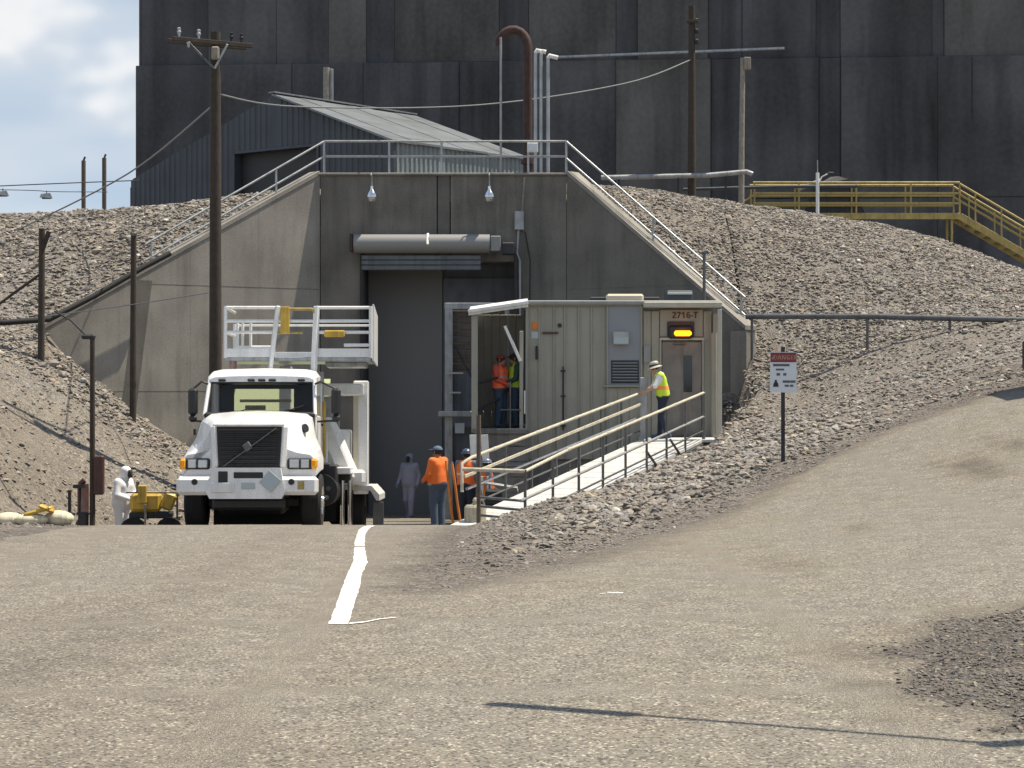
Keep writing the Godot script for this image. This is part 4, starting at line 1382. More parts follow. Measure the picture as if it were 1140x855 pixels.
	for x: float in [1.66, 2.94]:
		part("roof_vent", bx(Vector3(x, top + .13, -.25), Vector3(.38, .12, .3), .02), M.louver_dark, t)
	part("roof_unit", bx(Vector3(3.7, top + .25, -1.6), Vector3(.66, .3, .7), .04), M.corrugated, t)
	part("roof_unit_trim", bx(Vector3(3.7, top + .32, -1.22), Vector3(.6, .05, .06), .01), M.grey_plate, t)
	# skirting boards under the floor
	for k in 9:
		part("skirt_board", bx(Vector3(.25 + k * .5, -1.3, -.12), Vector3(.485, 1.5, .05), .006), M.skirt_board, t)
	# amber bounce needs nothing more; cable on the corner
	part("conduit", tb([Vector3(-.08, 3.0, .05), Vector3(-.08, .3, .05)], .02), M.dark_steel, t)

	# ------------- porch
	var p := thing("porch", "dim covered porch with a sloping white edged roof on the left end of the trailer", "porch", P(-.9, .55, 48.7))
	part("floor", bx(Vector3(.62, -.06, -.9), Vector3(1.3, .12, 2.1), .01), M.skirt_board, p)
	part("corner_post", bx(Vector3(.02, .9, .02), Vector3(.15, 3.7, .13), .01), M.siding, p)
	part("inner_post", bx(Vector3(1.12, 1.1, -.06), Vector3(.09, 2.4, .09), .01), M.siding, p)
	for k in 6:
		part("siding_board", bx(Vector3(.1 + k * .2, 1.35, -2.0), Vector3(.19, 2.8, .05), .01), M.siding, p)
	for k in 7:
		part("siding_board", bx(Vector3(-.03, 1.3, -.25 - k * .27), Vector3(.05, 2.6, .26), .01), M.siding, p)
	var rb := MB.new()
	rb.loft([[Vector3(-.12, 2.66, .22), Vector3(1.28, 2.86, .22), Vector3(1.28, 3.09, -2.0), Vector3(-.12, 2.89, -2.0)], [Vector3(-.12, 2.74, .22), Vector3(1.28, 2.94, .22), Vector3(1.28, 3.15, -2.0), Vector3(-.12, 2.95, -2.0)]])
	part("roof", rb, M.white_board, p)
	part("roof_edge", bar(Vector3(-.13, 2.755, .24), Vector3(1.28, 2.965, .24), .12, .075), M.white_board, p)
	part("diagonal_brace", bar(Vector3(.73, 2.42, .02), Vector3(1.1, 1.58, .02), .07, .07), M.white_board, p)
	part("rail", tb([Vector3(.05, 1.05, .03), Vector3(.55, 1.2, -.4)], .03), M.dark_steel, p)
	part("rail", tb([Vector3(.05, .42, .03), Vector3(.6, .7, -.5)], .03), M.dark_steel, p)
	part("rail", tb([Vector3(.62, .44, .0), Vector3(1.1, .44, .0)], .02), M.bare_steel, p)
	part("rail_post", tb([Vector3(.86, 0, .0), Vector3(.86, 1.1, .0)], .02), M.bare_steel, p)
	part("door_edge", bx(Vector3(1.2, .62, -.02), Vector3(.035, .55, .05), .004), M.white_board, p)
	for k in 5:
		part("skirt_board", bx(Vector3(.62, -.24 - k * .36, .06), Vector3(1.36, .345, .05), .008), M.skirt_board, p)
	for y: float in [-.36, -.86]:
		part("skirt_rail", bx(Vector3(.86, y, .1), Vector3(.5 if y > -.5 else .7, .02, .03), .003), M.grey_pipe, p)

	# ------------- the steel frame with boards in the tunnel mouth
	var f := thing("steel_frame", "grey steel frame stacked with brown boards in the tunnel mouth left of the porch", "frame", P(-1.68, -1.9, 53.0))
	part("upright", bx(Vector3(.06, 2.8, 0), Vector3(.2, 5.55, .14), .01), M.grey_pipe, f)
	part("upright", bx(Vector3(1.55, 2.8, -.1), Vector3(.12, 5.5, .14), .01), M.grey_pipe, f)
	part("head_beam", bx(Vector3(.85, 5.5, 0), Vector3(1.8, .16, .17), .01), M.grey_pipe, f)
	part("ledge", bx(Vector3(.55, 2.74, .12), Vector3(1.5, .14, .36), .02), M.grey_pipe, f)
	for k in 9:
		part("board", bx(Vector3(.72, 3.95 + k * .17, -.12 - .02 * (k % 2)), Vector3(1.25, .15, .06), .012), M.slat_brown, f)
	part("back_panel", bx(Vector3(.75, 3.35, -.16), Vector3(1.3, 1.1, .05), .0), M.door_grey, f)
	part("cross_brace", bar(Vector3(.2, 4.5, .06), Vector3(.85, 3.3, .06), .03, .05), M.dark_steel, f)
	for y: float in [3.78, 3.28]:
		part("rung", bx(Vector3(.22, y, .14), Vector3(.42 if y > 3.5 else .3, .04, .04), .0), M.trim_pale, f)
	part("notice", bx(Vector3(.34, 2.37, .1), Vector3(.24, .26, .02), .0), M.grey_plate, f)
	part("lower_panel", bx(Vector3(.75, 1.2, -.12), Vector3(1.3, 2.4, .05), .0), M.door_grey, f)
	part("timber_edge", bx(Vector3(.78, 2.1, .06), Vector3(.12, 1.3, .1), .01), M.slat_brown, f)

func ramp_point(s: float, side: float, up: float) -> Vector3:
	# s along the ramp from its foot, side 0 near edge, 1 far edge
	var a := Vector2(.23, 36.2).lerp(Vector2(4.36, 47.0), s) + Vector2(-.934, .357) * 1.48 * side
	return P(a.x, lerpf(-.93, .34, s) + up, a.y)

func make_ramp() -> void:
	var t := thing("access_ramp", "long white decked access ramp with pale timber handrails climbing to the trailer door", "ramp", Vector3.ZERO)
	# deck in planks across
	for k in 17:
		var s0 := -.06 + k * 1.06 / 17.0
		var s1 := -.06 + (k + 1) * 1.06 / 17.0 - .0025
		var b := MB.new()
		b.loft([[ramp_point(s0, 0, -.06), ramp_point(s1, 0, -.06), ramp_point(s1, 1, -.06), ramp_point(s0, 1, -.06)], [ramp_point(s0, 0, 0), ramp_point(s1, 0, 0), ramp_point(s1, 1, 0), ramp_point(s0, 1, 0)]])
		part("deck_panel", b, M.deck_white, t)
	part("landing", bx(P(3.93, .31, 47.85), Vector3(1.86, .07, 1.95), .01), M.deck_white, t)
	part("landing_beam", bx(P(4.0, .17, 46.95), Vector3(1.95, .2, .1), .01), M.dark_steel, t)
	part("landing_block", bx(P(4.86, -.1, 47.1), Vector3(.3, .8, .5), .01), M.dark_steel, t)
	for side in 2:
		part("stringer", bar(ramp_point(-.06, side, -.17), ramp_point(1.0, side, -.17), .06, .18), M.bare_steel, t)
		# posts
		for k in 9:
			var s := .0 + k * .995 / 8.0
			if side == 1 and (k == 8 or k == 0): continue
			part("post", tb([ramp_point(s, side, -.3), ramp_point(s, side, 1.03)], .026), M.bare_steel, t)
		# timber top rail in lengths, slightly kinked at the joints
		for k in 5:
			var s0 := k / 5.0 if k > 0 or side == 0 else .1
			var s1 := (k + 1) / 5.0
			var e0 := 1.06 if k > 0 or side == 1 else 1.0
			part("top_rail", tb([ramp_point(s0, side, e0), ramp_point(s1 + .004, side, 1.06)], .031, 10), M.rail_timber, t)
			if k > 0:
				part("rail_joint", tb([ramp_point(s0 - .008, side, 1.06), ramp_point(s0 + .008, side, 1.06)], .037, 10), M.trim_pale, t)
		part("middle_rail", tb([ramp_point(-.02 + .1 * side, side, .52), ramp_point(1.0, side, .52)], .03), M.grey_pipe, t)
		part("lower_rail", tb([ramp_point(.1 * side, side, .2), ramp_point(1.0, side, .2)], .018), M.bare_steel, t)
	part("inner_board", bar(ramp_point(.05, .93, .8), ramp_point(.98, .93, .84), .025, .06), M.rail_timber, t)
	# level handrail loop at the foot
	part("foot_rail", tb([ramp_point(0, 0, 1.0), P(-.87, .10, 36.4)], .036, 10), M.rail_timber, t)
	part("foot_rail", tb([ramp_point(.1, 1, 1.06), ramp_point(.06, 1, 1.02), ramp_point(.06, 1, .5)], .031, 10), M.rail_timber, t)
	part("foot_post", tb([P(-.59, -1.1, 36.6), P(-.59, 1.05, 36.6)], .04), M.slat_brown, t)
	for k in 3:
		part("foot_bar", tb([P(-.55, -.4 - k * .16, 36.5), P(.2, -.45 - k * .16, 36.2)], .024), M.bare_steel, t)
	for k in 2:
		var s: float = [.62, .77][k]
		part("knee_brace", tb([ramp_point(s, 0, .35), ramp_point(s + .07, -.02, -.15)], .028), M.bare_steel, t)
	part("end_post", bx(P(3.02, .95, 47.4), Vector3(.17, 1.6, .1), .01), M.grey_pipe, t)
	part("end_post", tb([ramp_point(1.0, 0, -.3), ramp_point(1.0, 0, 1.1)], .035), M.bare_steel, t)
	# dark crib work under the deck
	for s: float in [.2, .45, .7, .92]:
		part("support_leg", tb([ramp_point(s, 1, -.12), ramp_point(s, 1, -1.6)], .05), M.dark_steel, t)

func make_yard_things() -> void:
	# warning sign on the gravel
	var y0 := hgt(3.94, 30.0)
	var s := thing("warning_sign", "red topped white warning sign on a thin dark post in the gravel", "sign", P(3.94, y0, 30.0), deg_to_rad(2))
	part("post", bx(Vector3(.0, .7, -.03), Vector3(.055, 1.96, .035), .004), M.dark_steel, s)
	var top := 2.06 - y0
	var pl := part("panel", bx(Vector3(0, top - .29, .0), Vector3(.385, .585, .008), .0), M.sign_white, s)
	part("header", bx(Vector3(0, top - .075, .006), Vector3(.375, .115, .006), .0), M.red_sign, pl)
	part("header_border", bx(Vector3(0, top - .012, .007), Vector3(.375, .012, .007), .0), M.dark_red_ink, pl)
	part("header_border", bx(Vector3(0, top - .136, .007), Vector3(.375, .012, .007), .0), M.dark_red_ink, pl)
	letters("DANGER", .062, .004, M.pink_board, pl, Vector3(.03, top - .075, .011))
	var tri_ := MB.new()
	tri_.extrude([Vector2(-.03, -.025), Vector2(.03, -.025), Vector2(0, .03)], .004, Transform3D(Basis(), Vector3(-.145, top - .075, .009)))
	part("alert_mark", tri_, M.pink_board, pl)
	# the lines below are too small to read in the place: bars of small print
	for e: Array in [[-.03, .185, .24, .034], [-.05, .25, .12, .026], [-.075, .32, .05, .038], [.02, .32, .045, .036], [.045, .425, .11, .034], [.14, .425, .07, .034], [.05, .485, .06, .03], [.12, .485, .05, .03]]:
		part("print_line", bx(Vector3(e[0], top - float(e[1]), .006), Vector3(e[2], e[3], .004), .0), M.door_grey, pl)
	var fig := MB.new()
	fig.extrude([Vector2(-.04, -.045), Vector2(.04, -.045), Vector2(.034, .0), Vector2(.015, .03), Vector2(.012, .055), Vector2(-.012, .055), Vector2(-.015, .03), Vector2(-.034, .0)], .004, Transform3D(Basis(), Vector3(-.11, top - .455, .005)))
	part("pictogram", fig, M.black_ink, pl)
	# orange stakes leaning by the ramp foot
	for k in 2:
		var st := thing("orange_stake", ["left of two leaning orange stakes before the orange vested workers", "right of two leaning orange stakes before the orange vested workers"][k], "stake", P([-1.22, -1.06][k], -1.5, 43.4), 0.0, "leaning orange stakes")
		part("pole", bar(Vector3.ZERO, Vector3([-.17, -.2][k], [1.45, 1.42][k], -.1), .045, .045), M.orange_paint, st)
		part("tip", bar(Vector3([-.17, -.2][k], [1.45, 1.42][k], -.1), Vector3([-.175, -.205][k], [1.49, 1.46][k], -.1), .04, .04), M.wood_pale, st)
	# concrete base with a knob
	var yb := -1.0
	var c := thing("concrete_bollard", "squat cream concrete block with a round knob at the foot of the ramp", "bollard", P(-.66, yb, 37.2))
	var b := MB.new()
	b.lathe([Vector2(0, .42), Vector2(.17, .42), Vector2(.2, .38), Vector2(.21, -.3)], Vector3.ZERO, Vector3.UP, 18)
	part("block", b, M.cast_concrete, c)
	b = MB.new()
	b.lathe([Vector2(0, .56), Vector2(.04, .54), Vector2(.055, .5), Vector2(.04, .45), Vector2(.06, .41)], Vector3.ZERO, Vector3.UP, 14)
	part("knob", b, M.cast_concrete, c)
	# white boards with a post between
	c = thing("white_notice_board", "white notice board in two upright leaves behind a dark post at the ramp foot", "notice board", P(-.68, -1.4, 43.6))
	part("leaf", bx(Vector3(-.13, 1.68, 0), Vector3(.15, .5, .02), .004, Basis(Vector3.BACK, .05)), M.white_board, c)
	part("leaf", bx(Vector3(.11, 1.68, 0), Vector3(.15, .5, .02), .004, Basis(Vector3.BACK, .06)), M.white_board, c)
	part("post", bx(Vector3(0, .9, -.02), Vector3(.05, 2.0, .05), .004), M.slat_brown, c)
	c = thing("barricade", "small orange and white striped barricade half hidden behind the ramp rails", "barricade", P(-.62, -1.35, 43.0))
	for k in 4:
		part("stripe_board", bx(Vector3(-.08 + k * .07, .82, 0), Vector3(.066, .42, .03), .004), M.orange_paint if k % 2 == 0 else M.white_board, c)
	for x: float in [-.1, .15]:
		part("leg", bar(Vector3(x, 0, .1), Vector3(x, 1.05, 0), .03, .03), M.bare_steel, c)
	c = thing("hand_cart", "dark hand cart with bent pipe handles standing at the ramp foot", "cart", P(-.25, -1.35, 41.6))
	part("bed", bx(Vector3(0, .42, 0), Vector3(.62, .16, .5), .02), M.dark_steel, c)
	part("bin", bx(Vector3(-.12, .66, -.05), Vector3(.34, .34, .36), .04), M.black_plastic, c)
	for z: float in [-.2, .2]:
		part("handle", tb([Vector3(-.3, .5, z), Vector3(-.42, .9, z), Vector3(-.3, .96, z), Vector3(.35, .86, z), Vector3(.4, .5, z)], .02), M.grey_pipe, c)
	for x: float in [-.2, .2]:
		for z: float in [-.22, .22]:
			part("wheel", tb([Vector3(x, .18, z - .03), Vector3(x, .18, z + .03)], .18, 14), M.tyre, c)
	# left yard: valve stand, thin post, yellow machine, sand bags
	var yl := hgt(-8.6, 42.5)
	c = thing("valve_stand", "dark valve stand with a wheel top in front of a pinkish board, far left yard", "valve", P(-8.83, yl, 42.2))
	part("stem", tb([Vector3(0, 0, 0), Vector3(0, 1.25, 0)], .03), M.dark_steel, c)
	b = MB.new()
	b.lathe([Vector2(.05, .55), Vector2(.1, .45), Vector2(.17, .1), Vector2(.2, 0)], Vector3.ZERO, Vector3.UP, 12)
	part("foot", b, M.dark_steel, c)
	part("hand_wheel", tb([Vector3(0, 1.2, 0), Vector3(0, 1.27, 0)], .14, 14), M.dark_steel, c)
	part("bonnet", tb([Vector3(.0, 1.27, 0), Vector3(.1, 1.36, 0)], .06, 10), M.maroon_paint, c)
	c = thing("pink_board", "faded pink board standing behind the dark valve stand", "board", P(-8.82, yl, 42.5))
	part("panel", bx(Vector3(0, .98, 0), Vector3(.24, .6, .03), .005), M.pink_board, c)
	part("lower_edge", bx(Vector3(0, .66, .01), Vector3(.26, .05, .04), .005), M.maroon_paint, c)
	part("leg", bx(Vector3(-.06, .33, -.02), Vector3(.04, .7, .03), .003), M.slat_brown, c)
	c = thing("marker_post", "thin dark marker post left of the valve stand", "post", P(-9.08, yl, 42.4))
	part("shaft", tb([Vector3(0, -.2, 0), Vector3(0, 1.12, 0)], .035), M.dark_steel, c)
	part("cap", tb([Vector3(0, 1.1, 0), Vector3(0, 1.15, 0)], .045), M.maroon_paint, c)
	var ym := hgt(-7.4, 42.0)
	c = thing("yellow_compressor", "small yellow engine driven machine on wheels behind the truck's left front", "machine", P(-7.26, ym + .12, 41.5), .12)
	part("body", bx(Vector3(-.1, .98, 0), Vector3(.72, .46, .6), .08), M.yellow_paint, c)
	part("front_box", bx(Vector3(-.17, 1.18, .35), Vector3(.2, .42, .16), .02), M.yellow_paint, c)
	part("side_cover", bx(Vector3(.42, 1.0, .1), Vector3(.3, .4, .4), .05, Basis(Vector3.BACK, -.35)), M.yellow_paint, c)
	part("hood_rod", bar(Vector3(-.55, 1.22, .34), Vector3(.6, 1.2, .3), .03, .03), M.dark_steel, c)
	part("frame", bx(Vector3(.02, .68, .0), Vector3(1.0, .14, .6), .02), M.dark_steel, c)
	part("jack_leg", bx(Vector3(-.1, .5, .42), Vector3(.05, .9, .05), .004), M.wood_pale, c)
	part("exhaust", tb([Vector3(-.3, 1.2, -.1), Vector3(-.3, 1.45, -.1)], .04), M.bare_steel, c)
	for x: float in [-.38, .44]:
		part("wheel", tb([Vector3(x, .32, .2), Vector3(x, .32, .38)], .32, 16), M.tyre, c)
	part("tail_post", tb([Vector3(.62, .3, .1), Vector3(.62, 1.3, .1)], .025), M.bare_steel, c)
	c.scale = Vector3.ONE * .86
	rng.seed = 9
	var lab := ["leftmost pale sandbag in the row at the road's left edge", "second pale sandbag from the left in the row at the road's left edge", "third pale sandbag from the left, at the road's left edge", "fourth pale sandbag from the left, at the road's left edge", "fifth pale sandbag in the row, under the yellow cloth", "last and rightmost pale sandbag of the row at the road's left edge"]
	for k in 6:
		var x := -7.35 + k * .315
		b = MB.new()
		b.ball(Vector3.ZERO, Vector3(.22, .085 + .02 * (k % 2), .14), Basis(Vector3.UP, rng.randf_range(-.4, .4)), 12, 7)
		var o := solo("sandbag", b, M.burlap, lab[k], "sandbag", "sandbags at the road's left edge")
		o.position = P(x, -.135 + .012 * (k % 3), 26.2 + .1 * (k % 2))
	b = MB.new()
	b.box(Vector3.ZERO, Vector3(.36, .05, .2), .02, Basis(Vector3.BACK, .25))
	b.box(Vector3(.1, .035, .02), Vector3(.2, .05, .16), .02, Basis(Vector3.BACK, -.4))
	solo("yellow_cloth", b, M.yellow_paint, "crumpled yellow cloth lying on the pale sandbags", "cloth").position = P(-6.0, -.01, 26.2)
	b = MB.new()
	b.box(Vector3.ZERO, Vector3(.2, .012, .035), .005, Basis(Vector3.UP, .1))
	b.box(Vector3(.02, .008, .01), Vector3(.12, .012, .03), .004, Basis(Vector3.UP, -.25))
	solo("litter_scrap", b, M.white_board, "small white scrap lying on the asphalt below the gravel tip", "litter").position = P(.75, .03, 15.45)
	# the lamp standard outside the frame whose shadow crosses the road
	c = thing("street_light", "street light on a steel pole with a side arm, beside the road", "street light", P(4.03, hgt(4.03, 9.65), 9.65))
	part("pole", tb([Vector3(0, -.2, 0), Vector3(0, 4.4, 0)], .085, 12, .075), M.galvanized, c)
	part("arm", tb([Vector3(0, 4.35, 0), Vector3(-1.7, 4.35, -.8)], .022), M.galvanized, c)
	part("lamp_head", bar(Vector3(-1.55, 4.37, -.73), Vector3(-2.27, 4.37, -1.07), .1, .12, .02), M.grey_pipe, c)

func make_car() -> void:
	var y0 := hgt(8.9, 33.8)
	var c := thing("parked_van", "black van parked at the right edge beside the uphill road", "van", P(8.5, y0 + .02, 33.1))
	# nose to the left (local -x)
	var side := [Vector2(0, .16), Vector2(.0, 1.0), Vector2(.14, 1.95), Vector2(.4, 2.02), Vector2(2.9, 2.02), Vector2(3.6, 1.25), Vector2(4.6, 1.05), Vector2(4.7, .16)]
	var b := MB.new()
	b.extrude(side, 1.7, Transform3D(Basis(), Vector3(0, 0, -.85)))
	part("body", b, M.car_black, c)
	for z: float in [-.86, .86]:
		b = MB.new()
		b.extrude([Vector2(1.6, 1.2), Vector2(1.6, 1.85), Vector2(2.8, 1.85), Vector2(3.3, 1.25)], .02, Transform3D(Basis(), Vector3(0, 0, z - .01)))
		part("window", b, M.dark_glass, c)
		for x: float in [.85, 3.7]:
			part("wheel", tb([Vector3(x, .34, z - .1), Vector3(x, .34, z + .1)], .34, 18), M.tyre, c)
	part("bumper", bx(Vector3(-.05, .42, 0), Vector3(.16, .5, 1.66), .04), M.car_black, c)
	for z: float in [-.6, .6]:
		part("tail_lamp", bx(Vector3(.0, .95, z), Vector3(.06, .3, .14), .02), M.maroon_paint, c)


# ---------------------------------------------------------------- the truck
func mirror_ring(half: Array, z: float) -> Array:
	# half: right-hand outline from the bottom outside to the top middle
	var r := []
	for p: Vector2 in half:
		r.append(Vector3(p.x, p.y, z))
	for i in range(half.size() - 2, -1, -1):
		r.append(Vector3(-half[i].x, half[i].y, z))
	return r

func smooth(b: MB) -> void:
	# soften shading across shallow edges only
	var sum := {}
	for i in b.v.size():
		var k := b.v[i].snapped(Vector3.ONE * 0.001)
		if not sum.has(k): sum[k] = []
		sum[k].append(b.n[i])
	var out := PackedVector3Array()
	for i in b.v.size():
		var s := Vector3.ZERO
		for m: Vector3 in sum[b.v[i].snapped(Vector3.ONE * 0.001)]:
			if m.dot(b.n[i]) > 0.70: s += m
		out.append(s.normalized())
	b.n = out

func wheel(t: Node, x: float, y: float, z: float, r: float, w: float, out: float, rim: Material) -> void:
	var b := MB.new()
	var h := w / 2.0
	b.lathe([Vector2(r * .55, -h), Vector2(r * .93, -h), Vector2(r, -h + .04), Vector2(r, h - .04), Vector2(r * .93, h), Vector2(r * .55, h)], Vector3(x, y, z), Vector3.RIGHT, 28)
	var o := part("wheel", b, M.tyre, t)
	b = MB.new()
	b.lathe([Vector2(0, h - .02), Vector2(.10, h + .03), Vector2(.12, h - .02), Vector2(r * .42, h - .07), Vector2(r * .5, h - .01), Vector2(r * .56, h + .005)].map(func(v: Vector2) -> Vector2: return v), Vector3(x, y, z), Vector3.RIGHT * out, 24)
	b.lathe([Vector2(0, -h + .02), Vector2(r * .55, -h + .02)], Vector3(x, y, z), Vector3.RIGHT * out, 24)
	part("rim", b, rim, o)

func make_truck() -> void:
	var t := thing("platform_truck", "white truck with black grille carrying a railed work platform above its cab", "truck", P(-4.72, -1.05, 37.0), deg_to_rad(.8))
	t.rotation.x = deg_to_rad(-1.8)
	var W: Material = M.truck_white
	# hood and fenders
	var rings := [
		mirror_ring([Vector2(1.20, 1.00), Vector2(1.21, 1.26), Vector2(1.10, 1.38), Vector2(.86, 1.42), Vector2(.69, 1.48), Vector2(.665, 1.86), Vector2(.60, 1.93), Vector2(.3, 1.955), Vector2(0, 1.96)], -.02),
		mirror_ring([Vector2(1.24, 1.08), Vector2(1.25, 1.30), Vector2(1.17, 1.44), Vector2(.99, 1.50), Vector2(.875, 1.60), Vector2(.80, 1.94), Vector2(.70, 2.02), Vector2(.33, 2.05), Vector2(0, 2.06)], -.45),
		mirror_ring([Vector2(1.25, 1.12), Vector2(1.25, 1.33), Vector2(1.20, 1.50), Vector2(1.15, 1.60), Vector2(1.09, 1.72), Vector2(1.0, 2.0), Vector2(.84, 2.09), Vector2(.38, 2.13), Vector2(0, 2.14)], -1.15),
		mirror_ring([Vector2(1.12, 1.10), Vector2(1.12, 1.45), Vector2(1.08, 1.62), Vector2(1.05, 1.75), Vector2(1.03, 1.88), Vector2(1.0, 2.08), Vector2(.9, 2.15), Vector2(.45, 2.19), Vector2(0, 2.2)], -1.78)]
	var b := MB.new()
	for r: Array in rings:
		r.reverse()
	b.loft(rings)
	smooth(b)
	var hood := part("hood", b, W, t)
	part("hood_emblem", tb([Vector3(.86, 1.84, -.8), Vector3(.96, 1.87, -.72)], .08, 14), M.truck_black, hood)
	part("hood_latch", bx(Vector3(-1.1, 1.8, -.95), Vector3(.05, .12, .05), .01), M.truck_black, hood)
	# grille
	var gr := part("grille", bx(Vector3(.01, 1.52, .0), Vector3(1.16, .74, .05), .02), M.truck_black, t)
	for k in 9:
		part("grille_slat", bx(Vector3(.01, 1.21 + k * .077, .035), Vector3(1.10 - .012 * (8 - k), .026, .04), .006, Basis(Vector3.RIGHT, .35)), M.truck_black, gr)
	part("grille_bar", bar(Vector3(-.45, 1.17, .075), Vector3(.50, 1.86, .075), .055, .02), M.bare_steel, gr)
	part("grille_badge", bx(Vector3(-.015, 1.53, .09), Vector3(.14, .14, .03), .03, Basis(Vector3.BACK, .6)), M.bare_steel, gr)
	for s: float in [-1.0, 1.0]:
		part("grille_surround", bar(Vector3(s * .60 + .01, 1.16, .02), Vector3(s * .64 + .01, 1.9, .0), .09, .1, .02), W, gr)
	part("grille_brow", bx(Vector3(.01, 1.915, .0), Vector3(1.3, .06, .08), .02), W, gr)
	# lights
	for s: float in [-1.0, 1.0]:
		var hl := part("headlight", bx(Vector3(s * .92, 1.22, .0), Vector3(.46, .2, .08), .03), M.truck_black, t)
		part("lens", bx(Vector3(s * .82, 1.22, .04), Vector3(.17, .15, .03), .02), M.head_lens, hl)
		part("lens", bx(Vector3(s * 1.01, 1.22, .04), Vector3(.15, .15, .03), .02), M.head_lens, hl)
		part("turn_lamp", bx(Vector3(s * 1.17, 1.22, -.01), Vector3(.13, .19, .14), .04), M.amber_lens, t)
	# bumper
	var bp := part("bumper", bx(Vector3(0, .83, .14), Vector3(2.52, .33, .26), .06), W, t)
	b = MB.new()
	b.extrude([Vector2(-.66, .60), Vector2(.62, .60), Vector2(.68, .72), Vector2(.6, 1.15), Vector2(-.6, 1.15), Vector2(-.72, .72)], .14, Transform3D(Basis(), Vector3(0, 0, .18)))
	part("bumper_centre", b, W, bp)
	part("tow_slot", bx(Vector3(-.42, .99, .31), Vector3(.17, .2, .04), .01), M.truck_black, bp)
	part("air_slot", bx(Vector3(.03, 1.02, .31), Vector3(.52, .11, .04), .01), M.truck_black, bp)
	part("number_plate", bx(Vector3(-.42, .8, .335), Vector3(.4, .17, .02), .005), M.white_board, bp)
	part("blue_plate", bx(Vector3(.03, .83, .33), Vector3(.24, .11, .02), .005), M.grey_plate, bp)
	part("hazard_placard", bx(Vector3(.42, .91, .345), Vector3(.28, .28, .012), .004, Basis(Vector3.BACK, PI / 4 + .08)), M.grey_plate, bp)
	for x: float in [-.93, .79]:
		part("fog_lamp", tb([Vector3(x, .9, .26), Vector3(x, .9, .285)], .055, 14), M.truck_black, bp)
	part("bumper_decal", bx(Vector3(.96, .84, .272), Vector3(.12, .15, .006), .0), M.yellow_walk, bp)
	part("under_guard", bx(Vector3(0, .5, -.1), Vector3(1.3, .2, .3), .04), M.truck_black, t)
	part("underbody_shade_sheet", bx(Vector3(0, .42, -1.75), Vector3(1.7, .7, .04), .005), M.black_rubber, t)  # full-width dark sheets added to stand for the shade under the chassis
	part("underbody_shade_sheet", bx(Vector3(.1, .45, -5.2), Vector3(2.2, .9, .04), .005), M.black_rubber, t)
	part("front_axle", bx(Vector3(0, .5, -1.0), Vector3(1.7, .18, .2), .03), M.truck_black, t)
	part("sump", bx(Vector3(.0, .55, -.9), Vector3(1.2, .5, 1.0), .08), M.truck_black, t)
	# cab: pillars, roof, doors, glass, inside
	part("cowl", bx(Vector3(0, 2.12, -1.84), Vector3(2.08, .12, .24), .04), M.truck_black, t)
	var cab := part("cab_floor", bx(Vector3(0, 1.25, -2.6), Vector3(2.06, .5, 1.6), .04), M.truck_black, t)
	for s: float in [-1.0, 1.0]:
		part("windshield_pillar", bar(Vector3(s * 1.04, 2.1, -1.8), Vector3(s * .99, 2.82, -2.24), .07, .1, .02), W, t)
		part("rear_pillar", bx(Vector3(s * 1.0, 2.35, -3.32), Vector3(.1, 1.1, .16), .02), W, t)
		var dr := part("door", bx(Vector3(s * 1.04, 1.62, -2.55), Vector3(.06, 1.0, 1.4), .025), W, t)
		part("door_glass", bx(Vector3(s * 1.03, 2.43, -2.7), Vector3(.015, .62, 1.1), .0), M.glass, dr)
		part("door_handle", bx(Vector3(s * 1.085, 1.95, -3.0), Vector3(.03, .05, .16), .01), M.truck_black, dr)
	b = MB.new()
	var roof := []
	for e: Array in [[-2.14, .97, 2.76, 2.86], [-2.3, 1.03, 2.76, 2.97], [-2.7, 1.05, 2.76, 3.02], [-3.4, 1.04, 2.76, 3.0]]:
		var q := mirror_ring([Vector2(e[1], e[2]), Vector2(e[1] + .01, lerpf(e[2], e[3], .45)), Vector2(e[1] - .07, lerpf(e[2], e[3], .85)), Vector2(e[1] - .25, e[3]), Vector2(0, e[3] + .02)], e[0])
		q.reverse()
		roof.append(q)
	b.loft(roof)
	smooth(b)
	var rf := part("roof", b, W, t)
	for x: float in [-.75, -.2, 0, .2, .75]:
		part("marker_lamp", bx(Vector3(x, 2.79, -2.13), Vector3(.14, .05, .06), .015), M.truck_black, rf)
	part("beacon", tb([Vector3(-.66, 3.02, -3.1), Vector3(-.66, 3.2, -3.1)], .07, 12), M.pink_board, rf)
	b = MB.new()
	b.quad(Vector3(-1.0, 2.14, -1.80), Vector3(1.0, 2.14, -1.80), Vector3(.96, 2.8, -2.2), Vector3(-.96, 2.8, -2.2))
	part("windshield", b, M.tinted_glass, t)
	part("windshield_seal", bar(Vector3(-1.0, 2.16, -1.79), Vector3(1.0, 2.16, -1.79), .05, .03), M.truck_black, t)
	part("windshield_seal", bar(Vector3(-.97, 2.78, -2.18), Vector3(.97, 2.78, -2.18), .05, .05), M.truck_black, t)
	for s: float in [-.45, .4]:
		part("wiper", bar(Vector3(s, 2.17, -1.76), Vector3(s + .42, 2.3, -1.85), .02, .02), M.black_rubber, t)
	# back wall round the rear window
	part("back_wall", bx(Vector3(-.85, 2.3, -3.36), Vector3(.36, 1.1, .06), .0), M.truck_black, t)
	part("back_wall", bx(Vector3(.76, 2.3, -3.36), Vector3(.52, 1.1, .06), .0), M.truck_black, t)
	part("back_wall", bx(Vector3(-.09, 2.0, -3.36), Vector3(1.2, .46, .06), .0), M.truck_black, t)
	part("back_wall", bx(Vector3(-.09, 2.74, -3.36), Vector3(1.2, .16, .06), .0), M.truck_black, t)
	b = MB.new()
	b.quad(Vector3(-.67, 2.23, -3.36), Vector3(.5, 2.23, -3.36), Vector3(.5, 2.66, -3.36), Vector3(-.67, 2.66, -3.36))
